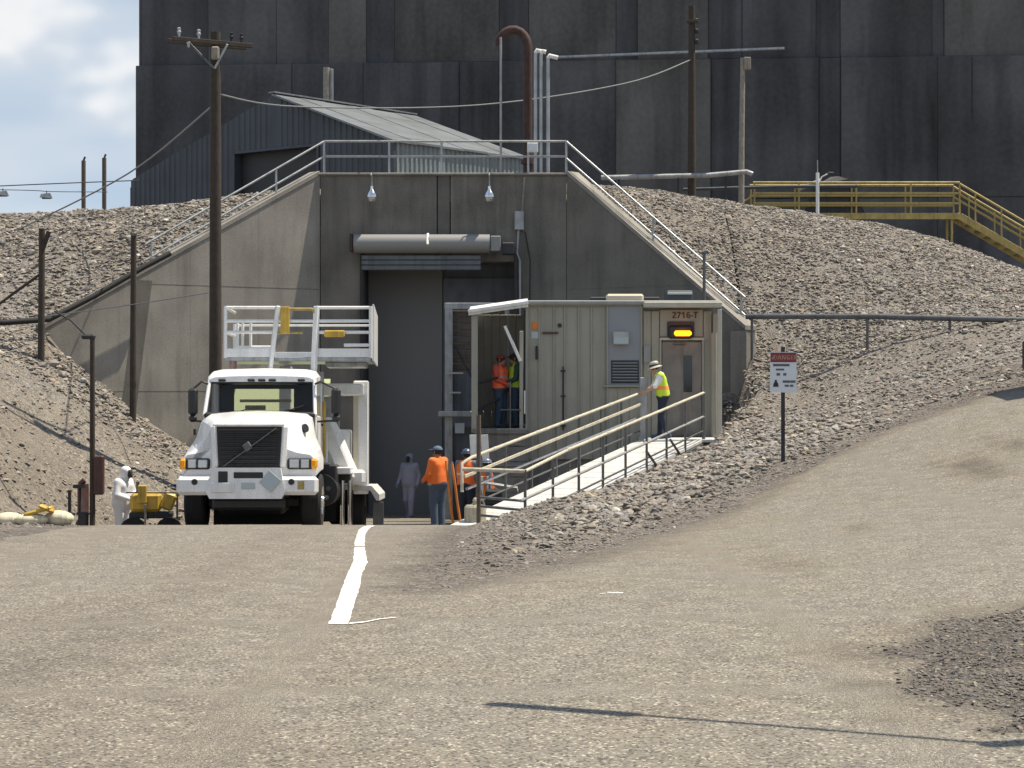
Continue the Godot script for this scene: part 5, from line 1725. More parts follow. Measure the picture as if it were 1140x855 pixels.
	part("rear_window", b, M.glass, t)
	part("headliner", bx(Vector3(0, 2.75, -2.75), Vector3(1.9, .03, 1.2), .0), M.truck_black, t)
	part("dashboard", bx(Vector3(0, 2.02, -2.02), Vector3(1.94, .22, .36), .05), M.truck_black, t)
	for s: float in [-.52, .52]:
		part("seat", bx(Vector3(s, 1.95, -3.0), Vector3(.5, .55, .16), .06), M.seat_dark, t)
	var ring_ := []
	for k in 17:
		ring_.append(Vector3(.52 + .2 * cos(TAU * k / 16), 2.1 + .13 * sin(TAU * k / 16), -2.28 - .12 * sin(TAU * k / 16)))
	part("steering_wheel", tb(ring_, .016, 6), M.black_rubber, t)
	# mirrors
	for s: float in [-1.0, 1.0]:
		var x: float = -1.28 if s < 0 else 1.42
		var mi := part("mirror", bx(Vector3(x, 2.38, -2.0), Vector3(.18, .52, .14), .05), M.black_plastic, t)
		part("mirror_arm", tb([Vector3(s * 1.02, 2.72, -2.1), Vector3(s * 1.12, 2.76, -2.0), Vector3(x, 2.62, -2.0)], .022), M.black_plastic, mi)
		part("mirror_arm", tb([Vector3(s * 1.04, 2.0, -1.9), Vector3(x, 2.02, -2.0), Vector3(x, 2.16, -2.0)], .02), M.black_plastic, mi)
		part("spot_mirror", bx(Vector3(x, 2.06, -1.98), Vector3(.15, .13, .1), .04), M.black_plastic, mi)
		part("side_step", bx(Vector3(s * 1.08, .55, -2.4), Vector3(.3, .08, .8), .02), M.truck_black, t)
	# running gear
	for s: float in [-1.0, 1.0]:
		wheel(t, s * 1.06, .52, -1.05, .52, .36, s, M.chrome)
		for z: float in [-5.9, -7.15]:
			wheel(t, s * 1.05 + .25, .44, z, .52, .56, s, M.chrome)
		part("frame_rail", bx(Vector3(s * .42 + .1, .85, -5.2), Vector3(.1, .26, 6.4), .01), M.truck_black, t)
	part("fuel_tank", tb([Vector3(1.06, .68, -3.0), Vector3(1.06, .68, -4.3)], .32, 20), M.truck_black, t)
	part("tool_box", bx(Vector3(1.16, .98, -3.7), Vector3(.36, .4, .9), .03), M.truck_black, t)
	part("tank_cap", tb([Vector3(1.2, .72, -2.98), Vector3(1.2, .72, -2.94)], .05, 12), M.chrome, t)
	part("battery_box", bx(Vector3(-1.0, .7, -3.2), Vector3(.4, .5, .9), .03), M.truck_black, t)
	# flat bed and rear structure
	part("bed", bx(Vector3(.35, 1.06, -5.7), Vector3(2.5, .14, 4.2), .02), W, t)
	b = MB.new()
	b.extrude([Vector2(1.36, .74), Vector2(1.94, .74), Vector2(2.1, .56), Vector2(2.1, .44), Vector2(2.04, .44), Vector2(1.92, .64), Vector2(1.36, .66)], 2.4, Transform3D(Basis(), Vector3(0, 0, -7.2)))
	part("side_deck", b, M.deck_white, t)
	wheel(t, 1.6, .18, -5.6, .46, .34, 1.0, M.dark_steel)
	part("mud_flap", bx(Vector3(2.05, .1, -5.4), Vector3(.22, .6, .03), .005), M.bare_steel, t)
	part("outrigger", tb([Vector3(1.40, .86, -4.1), Vector3(1.40, -.15, -4.1)], .05, 10), M.chrome, t)
	part("outrigger", tb([Vector3(1.55, .86, -4.1), Vector3(1.55, -.15, -4.1)], .05, 10), M.chrome, t)
	part("outrigger_box", bx(Vector3(1.2, .95, -4.35), Vector3(.7, .3, .4), .03), M.truck_black, t)
	# lift: mast, slanting arm, bracket
	part("mast", bx(Vector3(1.72, 1.72, -5.0), Vector3(.3, 2.3, .34), .02), W, t)
	part("mast_face", bx(Vector3(1.62, 1.72, -4.82), Vector3(.1, 2.2, .03), .005), M.cream, t)
	part("lift_arm", bar(Vector3(1.02, 2.08, -4.7), Vector3(1.56, .84, -4.5), .34, .3, .03), W, t)
	part("arm_knuckle", bx(Vector3(1.55, .92, -4.55), Vector3(.56, .3, .4), .06), W, t)
	part("bracket", bx(Vector3(1.36, 2.68, -4.6), Vector3(.86, .24, .5), .03), W, t)
	part("bracket_plate", bx(Vector3(1.12, 2.1, -4.75), Vector3(.36, .9, .06), .01), M.grey_pipe, t)
	part("lift_body", bx(Vector3(1.2, 1.46, -5.1), Vector3(.62, .84, .6), .03), W, t)
	part("stand_post", bx(Vector3(1.02, 1.5, -4.3), Vector3(.13, .62, .13), .01), W, t)
	part("stand_rail", bx(Vector3(1.12, 1.78, -4.3), Vector3(.36, .08, .1), .01), W, t)
	part("control_box", bx(Vector3(1.0, 1.12, -4.0), Vector3(.34, .2, .3), .02), M.cream, t)
	part("exhaust_stack", tb([Vector3(1.0, 2.35, -3.6), Vector3(1.0, 3.0, -3.6)], .07, 14), M.galvanized, t)
	part("grab_bar", tb([Vector3(1.07, 1.3, -3.5), Vector3(1.07, 2.42, -3.5)], .045, 10), M.yellow_paint, t)
	part("centre_column", bx(Vector3(.22, 2.1, -4.6), Vector3(.24, 2.1, .3), .02), W, t)
	b = MB.new()
	b.loft([[Vector3(-1.1, 1.1, -5.0), Vector3(.9, 1.1, -5.0), Vector3(.9, 1.1, -7.6), Vector3(-1.1, 1.1, -7.6)], [Vector3(-1.1, 1.5, -5.0), Vector3(.9, 1.5, -5.0), Vector3(.9, 3.0, -7.6), Vector3(-1.1, 3.0, -7.6)]])
	part("added_sun_slope", b, M.lime_sheet, t)  # added lime slope, tilted to catch the sun behind the rear window
	part("yellow_rail", tb([Vector3(-.62, 2.44, -3.9), Vector3(.4, 2.44, -3.9)], .03), M.yellow_walk, t)
	part("yellow_rail", tb([Vector3(-.5, 2.3, -3.8), Vector3(-.1, 2.3, -3.8)], .05), M.yellow_walk, t)
	# work platform
	var x0 := -.80
	var x1 := 2.02
	var zf := -3.0
	var zb := -4.5
	var lift := .10
	part("platform_floor", bx(Vector3((x0 + x1) / 2, 3.13 + lift, (zf + zb) / 2), Vector3(x1 - x0, .08, zf - zb), .01), M.galvanized, t)
	part("platform_beam", bx(Vector3(1.5, 3.05 + lift, -3.9), Vector3(.8, .1, .9), .02), M.galvanized, t)
	part("toe_board", bx(Vector3((x0 + .17) / 2, 3.25 + lift, zf), Vector3(.17 - x0, .17, .04), .005), W, t)
	part("toe_board", bx(Vector3((.95 + x1) / 2, 3.25 + lift, zf), Vector3(x1 - .95, .17, .04), .005), W, t)
	part("toe_board", bx(Vector3((x0 + x1) / 2, 3.25 + lift, zb), Vector3(x1 - x0, .17, .04), .005), W, t)
	for z: float in [zf, zb]:
		for y: float in [4.13, 3.87, 3.65]:
			if z == zf:
				part("guard_rail", tb([Vector3(x0, y + lift, z), Vector3(.17, y + lift, z)], .032), W, t)
				part("guard_rail", tb([Vector3(.95, y + lift, z), Vector3(x1, y + lift, z)], .032), W, t)
			elif y < 4.0 and y > 3.8:
				part("guard_rail", tb([Vector3(x0, y + lift, z), Vector3(x1, y + lift, z)], .022), W, t)
		for x: float in [x0, x1]:
			part("guard_post", tb([Vector3(x, 3.15 + lift, z), Vector3(x, (4.16 if z == zf else 3.9) + lift, z)], .036), W, t)
	for x: float in [x0, x1]:
		for y: float in [4.13, 3.65]:
			part("side_rail", tb([Vector3(x, y + lift, zf), Vector3(x, y + lift, zb)], .032), W, t)
	b = MB.new()
	b.extrude([Vector2(-3.0, 3.15), Vector2(-3.0, 4.25), Vector2(-4.5, 4.1), Vector2(-4.5, 3.1)], .03, Transform3D(Basis(Vector3.UP, -PI / 2), Vector3(x1 + .06, lift * .5, 0)))
	part("side_panel", b, W, t)
	part("gate_post", bar(Vector3(.07, 2.98, zf + .05), Vector3(.22, 4.16 + lift, zf), .1, .08, .01), W, t)
	part("gate_post", bar(Vector3(.92, 2.98, zf + .05), Vector3(.97, 4.16 + lift, zf), .12, .08, .01), W, t)
	part("gate_bar", tb([Vector3(.2, 4.1 + lift, zf), Vector3(.88, 4.1 + lift, zf), Vector3(.94, 4.02 + lift, zf)], .03), M.yellow_walk, t)
	part("gate_bar", tb([Vector3(.2, 3.64 + lift, zf), Vector3(.7, 3.64 + lift, zf)], .022), M.yellow_walk, t)
	part("gate_bar", tb([Vector3(.2, 3.87 + lift, zf), Vector3(.94, 3.87 + lift, zf)], .03), W, t)
	part("yellow_panel", bx(Vector3(.36, 3.88 + lift, zf + .06), Vector3(.17, .53, .05), .01), M.yellow_paint, t)
	part("yellow_box", bx(Vector3(1.32, 3.62 + lift, zf + .06), Vector3(.4, .13, .08), .02), M.yellow_paint, t)
	part("short_rail", tb([Vector3(1.5, 3.4 + lift, zf), Vector3(x1, 3.4 + lift, zf)], .034), W, t)
	for x: float in [-.7, -.6, -.44]:
		part("ladder_upright", tb([Vector3(x, 3.25 + lift, zb + .35), Vector3(x, 3.9 + lift, zb + .35)], .03), W, t)
	part("ladder_rung", tb([Vector3(-.7, 3.42 + lift, zb + .35), Vector3(.0, 3.42 + lift, zb + .35)], .03), W, t)


# ---------------------------------------------------------------- people
class Field:
	var lo: Vector3
	var cell: float
	var nx: int
	var ny: int
	var nz: int
	var f := PackedFloat32Array()
	var near := PackedFloat32Array()
	var tone := PackedInt32Array()
	func setup(a: Vector3, b: Vector3, c: float) -> void:
		lo = a
		cell = c
		nx = int((b.x - a.x) / c) + 2
		ny = int((b.y - a.y) / c) + 2
		nz = int((b.z - a.z) / c) + 2
		f.resize(nx * ny * nz)
		f.fill(1.0)
		near = f.duplicate()
		tone.resize(nx * ny * nz)
	func bone(a: Vector3, b: Vector3, ra: float, rb: float, t: int, k: float, squash := Vector3.ONE) -> void:
		var m := maxf(ra, rb) + k + cell * 2.2
		var mn := a.min(b) - Vector3.ONE * m
		var mx := a.max(b) + Vector3.ONE * m
		var ab := b - a
		var l2 := maxf(ab.length_squared(), 1e-8)
		var i0 := maxi(0, int((mn.x - lo.x) / cell))
		var i1 := mini(nx - 1, int((mx.x - lo.x) / cell) + 1)
		var j0 := maxi(0, int((mn.y - lo.y) / cell))
		var j1 := mini(ny - 1, int((mx.y - lo.y) / cell) + 1)
		var k0 := maxi(0, int((mn.z - lo.z) / cell))
		var k1 := mini(nz - 1, int((mx.z - lo.z) / cell) + 1)
		for kk in range(k0, k1 + 1):
			for j in range(j0, j1 + 1):
				var at := (kk * ny + j) * nx
				for i in range(i0, i1 + 1):
					var p := lo + Vector3(i, j, kk) * cell - a
					var t_ := clampf(p.dot(ab) / l2, 0.0, 1.0)
					var d := ((p - ab * t_) / squash).length() - (ra + (rb - ra) * t_)
					var q := at + i
					if d < near[q]:
						near[q] = d
						tone[q] = t
					var o := f[q]
					var h := k - absf(o - d)
					f[q] = minf(o, d) - (h * h * 0.25 / k if h > 0.0 else 0.0)
	func mesh_into(b: MB, tones: Array, paint: Callable) -> void:
		var id := {}
		var pos := []
		var nor := []
		var colr := []
		var off := [0, 1, nx, nx + 1, nx * ny, nx * ny + 1, nx * ny + nx, nx * ny + nx + 1]
		var ed := [[0, 1], [2, 3], [4, 5], [6, 7], [0, 2], [1, 3], [4, 6], [5, 7], [0, 4], [1, 5], [2, 6], [3, 7]]
		for k in nz - 1:
			for j in ny - 1:
				for i in nx - 1:
					var q := (k * ny + j) * nx + i
					var s := 0
					for e in 8:
						if f[q + off[e]] < 0.0: s += 1
					if s == 0 or s == 8: continue
					var sum := Vector3.ZERO
					var n := 0
					for e: Array in ed:
						var v0 := f[q + off[e[0]]]
						var v1 := f[q + off[e[1]]]
						if (v0 < 0.0) != (v1 < 0.0):
							var t := v0 / (v0 - v1)
							var p0 := Vector3(e[0] & 1, (e[0] >> 1) & 1, e[0] >> 2)
							var p1 := Vector3(e[1] & 1, (e[1] >> 1) & 1, e[1] >> 2)
							sum += p0.lerp(p1, t)
							n += 1
					var P0 := lo + (Vector3(i, j, k) + sum / n) * cell
					id[q] = pos.size()
					pos.append(P0)
					var g := Vector3(f[q + 1] + f[q + off[3]] + f[q + off[5]] + f[q + off[7]] - f[q] - f[q + off[2]] - f[q + off[4]] - f[q + off[6]],
						f[q + off[2]] + f[q + off[3]] + f[q + off[6]] + f[q + off[7]] - f[q] - f[q + 1] - f[q + off[4]] - f[q + off[5]],
						f[q + off[4]] + f[q + off[5]] + f[q + off[6]] + f[q + off[7]] - f[q] - f[q + 1] - f[q + off[2]] - f[q + off[3]])
					nor.append(g.normalized())
					var best := 9.0
					var tn := 0
					for e in 8:
						if near[q + off[e]] < best:
							best = near[q + off[e]]
							tn = tone[q + off[e]]
					colr.append(paint.call(tones[tn], tn, P0))
		var strides := [1, nx, nx * ny]
		for q: int in id:
			var k: int = q / (nx * ny)
			var j: int = (q / nx) % ny
			var i: int = q % nx
			for ax in 3:
				var c1: int = strides[(ax + 1) % 3]
				var c2: int = strides[(ax + 2) % 3]
				if [j, k, i][ax] == 0 or [k, i, j][ax] == 0: continue
				var a0 := f[q] < 0.0
				if a0 == (f[q + strides[ax]] < 0.0): continue
				var r := [q, q - c1, q - c1 - c2, q - c2]
				if not (id.has(r[1]) and id.has(r[2]) and id.has(r[3])): continue
				if not a0: r = [r[0], r[3], r[2], r[1]]
				for tr: Array in [[0, 1, 2], [0, 2, 3]]:
					for w: int in [tr[0], tr[2], tr[1]]:
						var e: int = id[r[w]]
						b.v.append(pos[e])
						b.n.append(nor[e])
						b.c.append(colr[e])

const JOINTS := {"pel": Vector3(0, .96, 0), "waist": Vector3(0, 1.10, .005), "chest": Vector3(0, 1.33, 0), "neck": Vector3(0, 1.48, -.01), "head": Vector3(0, 1.60, .02),
	"shl": Vector3(.185, 1.43, -.01), "shr": Vector3(-.185, 1.43, -.01), "ell": Vector3(.235, 1.15, -.03), "elr": Vector3(-.235, 1.15, -.03), "wrl": Vector3(.25, .90, .04), "wrr": Vector3(-.25, .90, .04),
	"hil": Vector3(.09, .93, 0), "hir": Vector3(-.09, .93, 0), "knl": Vector3(.105, .50, .025), "knr": Vector3(-.105, .50, .025), "anl": Vector3(.11, .085, -.015), "anr": Vector3(-.11, .085, -.015)}
# tones: 0 skin, 1 upper, 2 vest, 3 legs, 4 shoes, 5 gloves, 6 dark face or eyes, 7 hair or hood, 8 stripe, 9 sleeves, 10 lips

func person(label: String, at: Vector3, yaw: float, scale_: float, over: Dictionary, tones: Array, opt: Dictionary, group := "") -> Node3D:
	var t := thing("person", label, "person", at, yaw, group)
	var J := JOINTS.duplicate()
	for k: String in over:
		J[k] = over[k]
	var B := MB.new()
	var F := Field.new()
	var lo := Vector3.ONE * 9.0
	var hi := -lo
	for k: String in J:
		lo = lo.min(J[k])
		hi = hi.max(J[k])
	var loose: float = opt.get("loose", 0.0)
	F.setup(lo - Vector3(.26, .12, .27), hi + Vector3(.26, .1, .27), .022)
	var side: Vector3 = ((J.shl as Vector3) - (J.shr as Vector3)).normalized()
	# trunk
	F.bone(J.pel + side * .055, J.waist + side * .045, .125 + loose, .115 + loose, 3, .05)
	F.bone(J.pel - side * .055, J.waist - side * .045, .125 + loose, .115 + loose, 3, .05)
	var low: Vector3 = (J.waist as Vector3).lerp(J.pel, .75)
	for s: float in [-1.0, 1.0]:
		F.bone(low + side * s * .06, J.chest + side * s * .085, .125 + loose, .125 + loose * .7, 2, .06)
	F.bone(J.shl, J.shr, .075, .075, 2, .06)
	F.bone(J.chest + Vector3(0, .1, 0), J.neck, .085, .06, 1, .05)
	F.bone(J.neck, J.head, .056, .056, 7 if opt.get("hood", false) else 0, .03)
	for s: String in ["l", "r"]:
		F.bone(J["sh" + s], J["el" + s], .068 + loose * .4, .052 + loose * .4, 9, .035)
		var bare: bool = opt.get("bare", false)
		F.bone(J["el" + s], J["wr" + s], .052 + loose * .3 - (.008 if bare else 0.0), .036 + (0.0 if bare else .008), 0 if bare else 9, .02)
		F.bone(J["hi" + s], J["kn" + s], .098 + loose * .6, .070 + loose * .6, 3, .04)
		F.bone(J["kn" + s], J["an" + s], .070 + loose * .6, .050 + loose * .6, 3, .02)
		var toe: Vector3 = J.get("to" + s, J["an" + s] + Vector3(0, -.045, .17))
		F.bone(J["an" + s] + Vector3(0, -.02, -.035), toe, .05, .042, 4, .02)
	var paint := func(c: Color, tn: int, p: Vector3) -> Color:
		if tn == 2 and opt.has("stripes"):
			for h: float in opt.stripes:
				if absf(p.y - h) < .026: return tones[8]
		return c
	F.mesh_into(B, tones, paint)
	# head on a finer grid
	var H := Field.new()
	var c0: Vector3 = J.head
	var turn := Basis.from_euler(Vector3(opt.get("nod", 0.0), opt.get("look", 0.0), 0))
	H.setup(c0 - Vector3(.15, .16, .17), c0 + Vector3(.15, .19, .17), .0095)
	var hd := func(a: Vector3, b: Vector3, ra: float, rb: float, tn: int, k: float) -> void:
		H.bone(c0 + turn * a, c0 + turn * b, ra, rb, tn, k)
	var hooded: bool = opt.get("hood", false)
	hd.call(Vector3(0, .055, -.02), Vector3(0, .045, .015), .092, .082, 7 if not opt.get("bald", false) else 0, .02)
	hd.call(Vector3(0, .03, .03), Vector3(0, -.055, .055), .066, .040, 0, .03)
	hd.call(Vector3(0, -.02, .0), Vector3(0, -.12, -.01), .055, .056, 7 if hooded else 0, .02)
	hd.call(Vector3(0, .022, .098), Vector3(0, -.012, .112), .010, .016, 0, .012)
	for s: float in [-1.0, 1.0]:
		hd.call(Vector3(.034 * s, .03, .083), Vector3(.034 * s, .03, .084), .012, .012, 6, .004)
		hd.call(Vector3(.02 * s, .046, .090), Vector3(.05 * s, .044, .082), .007, .006, 7, .006)
		if not hooded:
			hd.call(Vector3(.083 * s, .03, .0), Vector3(.085 * s, -.005, .0), .016, .012, 0, .008)
	hd.call(Vector3(-.022, -.047, .090), Vector3(.022, -.047, .090), .007, .007, 10, .004)
	if hooded:
		hd.call(Vector3(0, .06, -.03), Vector3(0, -.05, -.04), .108, .1, 7, .03)
		if opt.get("mask", false):
			hd.call(Vector3(0, .035, .075), Vector3(0, -.03, .095), .058, .05, 6, .01)
	H.mesh_into(B, tones, func(c: Color, _t: int, _p: Vector3) -> Color: return c)
	# hands: palm, four fingers, thumb
	for s: String in ["l", "r"]:
		var w: Vector3 = J["wr" + s]
		var dir: Vector3 = (w - J["el" + s]).normalized()
		if opt.has("grip"): dir = (dir + opt.grip).normalized()
		var inw: Vector3 = (Vector3(-1 if s == "l" else 1, 0, 0) + Vector3(0, 0, .3)).normalized()
		if opt.has("palm"): inw = opt.palm
		inw = (inw - dir * inw.dot(dir)).normalized()
		var across := dir.cross(inw).normalized() * (1.0 if s == "l" else -1.0)
		if across.z < 0.0 and not opt.has("palm"): across = -across
		var G := Field.new()
		G.setup(w - Vector3.ONE * .05 + (dir * .2).min(Vector3.ZERO) - Vector3.ONE * .05, w + Vector3.ONE * .1 + (dir * .2).max(Vector3.ZERO), .0085)
		var hand := 5
		G.bone(w - dir * .02, w + dir * .02, .031, .03, hand, .01)
		G.bone(w + dir * .03 + across * .022, w + dir * .085 + across * .026, .02, .017, hand, .015)
		G.bone(w + dir * .03 - across * .02, w + dir * .08 - across * .026, .02, .016, hand, .015)
		for k in 4:
			var a := w + dir * (.092 - .006 * absf(k - 1.3)) + across * (.033 - .022 * k)
			var len_: float = [.036, .042, .039, .03][k]
			var curl: float = opt.get("curl", .5)
			var d1 := (dir + inw * curl * .6).normalized()
			var d2 := (dir + inw * curl * 2.0).normalized()
			G.bone(a, a + d1 * len_, .0098, .009, hand, .004)
			G.bone(a + d1 * len_, a + d1 * len_ + d2 * len_ * .85, .009, .0078, hand, .004)
		var th := w + dir * .035 + across * .036
		var td := (dir * .6 + across * .75 + inw * .35).normalized()
		G.bone(th, th + td * .036, .0125, .0105, hand, .006)
		G.bone(th + td * .036, th + td * .036 + (td + inw * .5 + dir * .4).normalized() * .028, .0105, .009, hand, .004)
		G.mesh_into(B, tones, func(c: Color, _t: int, _p: Vector3) -> Color: return c)
	part("body", B, M.skin_cloth, t)
	# headgear
	var hat: String = opt.get("hat", "")
	var hb := MB.new()
	var top := c0 + turn * Vector3(0, .065, -.015)
	if hat == "bucket":
		hb.lathe([Vector2(0, .105), Vector2(.07, .1), Vector2(.1, .07), Vector2(.108, -.005), Vector2(.175, -.045), Vector2(.17, -.052), Vector2(.1, -.012)], top, turn * Vector3.UP, 18)
		part("sun_hat", hb, M.trim_pale, t)
		hb = MB.new()
		hb.lathe([Vector2(.112, .03), Vector2(.115, .0), Vector2(.11, -.004)], top, turn * Vector3.UP, 18)
		part("hat_band", hb, M.dark_steel, t)
	elif hat == "cap":
		hb.ball(top, Vector3(.105, .09, .115), turn, 14, 6, 0.0, 1.0)
		hb.box(top + turn * Vector3(0, .005, .14), Vector3(.15, .012, .1), .005, turn)
		var m := sm("cap_cloth", opt.get("hat_tone", Color(.05, .07, .12)), .85)
		part("cap", hb, m, t)
	elif hat == "hard":
		hb.ball(top, Vector3(.12, .115, .135), turn, 16, 6, 0.0, 1.0)
		hb.lathe([Vector2(.12, .012), Vector2(.15, .0), Vector2(.12, -.006)], top, turn * Vector3.UP, 18)
		var m := sm("helmet_shell", opt.get("hat_tone", Color(.05, .07, .12)), .3)
		part("hard_hat", hb, m, t)
	t.scale = Vector3.ONE * scale_
	return t

func make_people() -> void:
	var skin := Color(.42, .26, .18)
	var skin2 := Color(.30, .17, .11)
	var lime := Color(.55, .72, .06)
	var orange := Color(.80, .17, .035)
	var jeans := Color(.035, .055, .095)
	var navy := Color(.018, .024, .045)
	var white := Color(.78, .78, .80)
	var grey := Color(.23, .235, .30)
	var black := Color(.02, .02, .02)
	var hair := Color(.03, .022, .018)
	var silver := Color(.5, .5, .46)
	var lips := Color(.32, .13, .11)
	var shoe := Color(.03, .03, .035)
	# on the ramp landing, leaning on the rail
	person("person in a lime yellow vest and pale sun hat leaning on the ramp rail", P(3.46, .345, 47.35), deg_to_rad(-88), 1.03,
		{"waist": Vector3(0, 1.09, .01), "chest": Vector3(0, 1.31, .06), "neck": Vector3(0, 1.45, .13), "head": Vector3(0, 1.56, .19), "shl": Vector3(.18, 1.40, .08), "shr": Vector3(-.18, 1.40, .08),
		"ell": Vector3(.24, 1.17, .20), "elr": Vector3(-.23, 1.16, .20), "wrl": Vector3(.16, 1.04, .42), "wrr": Vector3(-.14, 1.04, .42), "knl": Vector3(.1, .5, .05), "anl": Vector3(.11, .085, -.10), "knr": Vector3(-.1, .5, .03), "anr": Vector3(-.1, .085, .06)},
		[skin, white, lime, navy, Color(.05, .09, .16), skin, black, hair, Color(.85, .34, .08), white, lips], {"hat": "bucket", "bare": true, "stripes": [1.12, 1.155], "loose": .012, "nod": .25, "curl": .9})
	# white suited worker, left
	person("person in a white hooded coverall with purple gloves beside the yellow machine", P(-8.12, hgt(-8.12, 43.0), 43.0), deg_to_rad(62), 1.0,
		{"chest": Vector3(0, 1.31, .05), "neck": Vector3(0, 1.46, .08), "head": Vector3(0, 1.57, .13), "shl": Vector3(.18, 1.40, .05), "shr": Vector3(-.18, 1.40, .04), "ell": Vector3(.27, 1.15, .10), "elr": Vector3(-.27, 1.14, .08), "wrl": Vector3(.05, 1.10, .30), "wrr": Vector3(-.02, 1.03, .28)},
		[skin2, white, white, white * .95, white, Color(.20, .10, .48), Color(.03, .03, .035), white, white, white, lips], {"hood": true, "mask": true, "loose": .035, "palm": Vector3(0, 0, 1)})
	# grey coverall, walking
	person("person in a pale grey hooded coverall walking before the dark tunnel mouth", P(-2.8, -2.06, 56.5), deg_to_rad(-24), 1.0,
		{"knl": Vector3(.1, .5, .10), "anl": Vector3(.1, .09, .12), "knr": Vector3(-.1, .5, .0), "anr": Vector3(-.1, .12, -.2), "ell": Vector3(.25, 1.16, -.08), "wrl": Vector3(.25, .92, .02), "elr": Vector3(-.26, 1.16, .0), "wrr": Vector3(-.3, .94, .12)},
		[skin2, grey, grey, grey, grey * .8, grey, black, grey, grey, grey, lips], {"hood": true, "mask": true, "loose": .035})
	# orange hoodie
	person("person in a blue cap, bright orange jacket and jeans standing by the stakes", P(-1.66, -1.64, 46.2), deg_to_rad(-130), 1.06,
		{"ell": Vector3(.27, 1.16, .02), "elr": Vector3(-.25, 1.16, .04), "wrl": Vector3(.2, 1.03, .22), "wrr": Vector3(-.14, 1.05, .24)},
		[skin2, orange, orange, Color(.07, .10, .15), shoe, skin2, black, hair, silver, orange, lips], {"hat": "cap", "hat_tone": Color(.09, .14, .22), "loose": .04, "stripes": [.93]})
	person("person in an orange vest and dark hard hat half hidden behind the orange stakes", P(-.98, -1.5, 44.8), deg_to_rad(160), .96,
		{"ell": Vector3(.27, 1.16, .02), "wrl": Vector3(.2, 1.0, .2)},
		[skin2, orange * .8, orange, navy, shoe, skin2, black, hair, Color(.75, .55, .5), Color(.12, .14, .2), lips], {"hat": "hard", "hat_tone": Color(.05, .07, .12), "loose": .03, "stripes": [1.2]})
	person("person in an orange vest and grey sleeves standing behind the ramp's foot rail", P(-.55, -1.55, 44.3), deg_to_rad(110), .88,
		{"ell": Vector3(.27, 1.16, .04), "wrl": Vector3(.15, 1.05, .2)},
		[skin2, orange * .7, orange * .8, navy, shoe, skin2, black, hair, silver, Color(.16, .18, .24), lips], {"hat": "hard", "hat_tone": Color(.16, .18, .24), "loose": .03})
	# porch
	person("person in a red cap and orange red vest standing on the trailer porch", P(-.28, .55, 49.4), deg_to_rad(60), 1.0,
		{"elr": Vector3(-.25, 1.16, .05), "wrr": Vector3(-.12, 1.05, .24)},
		[skin2, Color(.35, .05, .05), Color(.85, .15, .06), jeans, shoe, skin2, black, hair, Color(.3, .3, .42), Color(.5, .08, .05), lips], {"hat": "cap", "hat_tone": Color(.28, .03, .03), "loose": .03, "stripes": [1.22]})
	person("person in a lime green vest beside the red capped one on the trailer porch", P(.06, .55, 49.55), deg_to_rad(-70), 1.02,
		{"ell": Vector3(.25, 1.16, .05), "wrl": Vector3(.12, 1.05, .24), "elr": Vector3(-.25, 1.16, .06), "wrr": Vector3(-.1, 1.0, .24)},
		[skin2, Color(.02, .04, .03), Color(.38, .52, .05), Color(.03, .05, .08), shoe, skin2, black, hair, Color(.5, .5, .1), Color(.03, .06, .05), lips], {"hat": "cap", "hat_tone": Color(.015, .02, .02), "loose": .02})


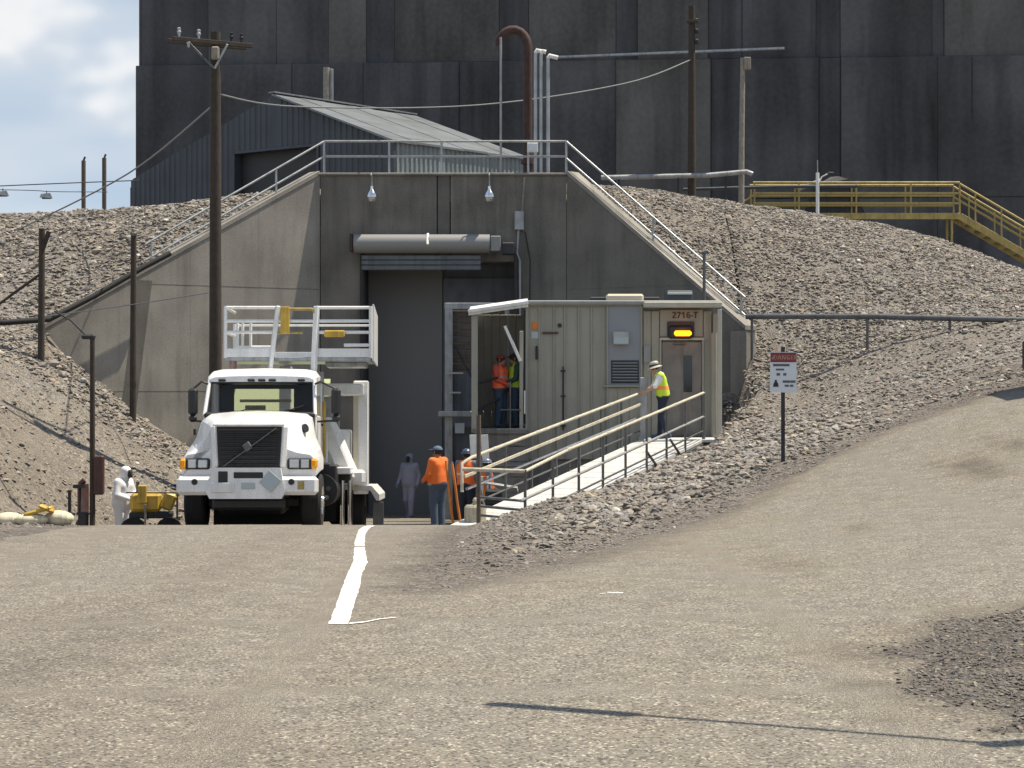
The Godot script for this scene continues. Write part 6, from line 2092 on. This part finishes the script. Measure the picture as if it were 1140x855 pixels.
func _ready() -> void:
	# ---- camera
	var cam := Camera3D.new()
	cam.name = "camera"
	cam.position = Vector3(0, 1.6, 0)
	cam.keep_aspect = Camera3D.KEEP_HEIGHT
	cam.fov = rad_to_deg(2.0 * atan(427.5 / 2300.0))
	cam.near = 0.2
	cam.far = 6000.0
	cam.current = true
	add_child(cam)
	# ---- sky, sun, exposure
	var env := Environment.new()
	env.background_mode = Environment.BG_SKY
	env.tonemap_mode = Environment.TONE_MAPPER_LINEAR
	env.tonemap_exposure = 1.37
	env.sdfgi_enabled = true
	env.ssao_enabled = true
	env.ssil_enabled = true
	var sky := Sky.new()
	sky.sky_material = cloudy_sky()
	env.sky = sky
	env.background_energy_multiplier = 0.52
	var we := WorldEnvironment.new()
	we.name = "surroundings"
	we.environment = env
	add_child(we)
	var sun := DirectionalLight3D.new()
	sun.name = "sun"
	sun.light_color = Color(1.0, 0.955, 0.87)
	sun.light_energy = 1.6
	sun.light_angular_distance = 0.5
	sun.shadow_enabled = true
	add_child(sun)
	sun.look_at_from_position(SUN * 50.0, Vector3.ZERO)
	# ---- materials and land
	make_materials()
	solve_land()
	make_ground()
	# ---- large structure
	make_building()
	make_annex()
	make_portal()
	make_portal_rails()
	make_trailer()
	make_ramp()
	make_walkway()
	make_pipes()
	make_poles()
	# ---- things
	make_truck()
	make_people()
	make_yard_things()
	make_car()
	make_rocks()

func cloudy_sky() -> PanoramaSkyMaterial:
	var w := 2048
	var h := 1024
	var n1 := FastNoiseLite.new()
	n1.noise_type = FastNoiseLite.TYPE_SIMPLEX_SMOOTH
	n1.frequency = 1.0
	n1.seed = 4
	n1.fractal_octaves = 4
	var im := Image.create(w, h, false, Image.FORMAT_RGBF)
	im.fill(Color(.24, .22, .19))
	for j in h / 2:
		var el := PI * (0.5 - (j + 0.5) / h)
		var base := Color(.68, .90, 1.12).lerp(Color(.17, .36, .72), pow(sin(el), 0.6))
		var thin := lerpf(.95, .55, smoothstep(.1, .8, sin(el)))
		var haze := 0.7 * exp(-el * 22.0)
		# broken cloud over a thin veil
		for i in w:
			var az := TAU * (i + 0.5) / w
			var dir := Vector3(cos(el) * sin(az), sin(el), cos(el) * cos(az))
			var v := 0.6 * n1.get_noise_3d(dir.x * 8.0, dir.y * 22.0, dir.z * 8.0) + 0.42 * n1.get_noise_3d(dir.x * 22.0, dir.y * 44.0, dir.z * 22.0)
			var veil := 0.5 + 0.5 * n1.get_noise_3d(dir.x * 3.0 + 9.0, dir.y * 12.0, dir.z * 3.0)
			var c := base.lerp(Color(1.14, 1.17, 1.2), 0.8 * smoothstep(.25, .7, veil) * thin)
			c = c.lerp(Color(1.42, 1.41, 1.39), smoothstep(.06, .4, v) * thin * .85)
			c = c.lerp(Color(1.1, 1.13, 1.18), 0.3 * smoothstep(.2, .5, v))
			im.set_pixel(i, j, c.lerp(Color(1.1, 1.17, 1.23), haze))
	var m := PanoramaSkyMaterial.new()
	m.panorama = ImageTexture.create_from_image(im)
	return m
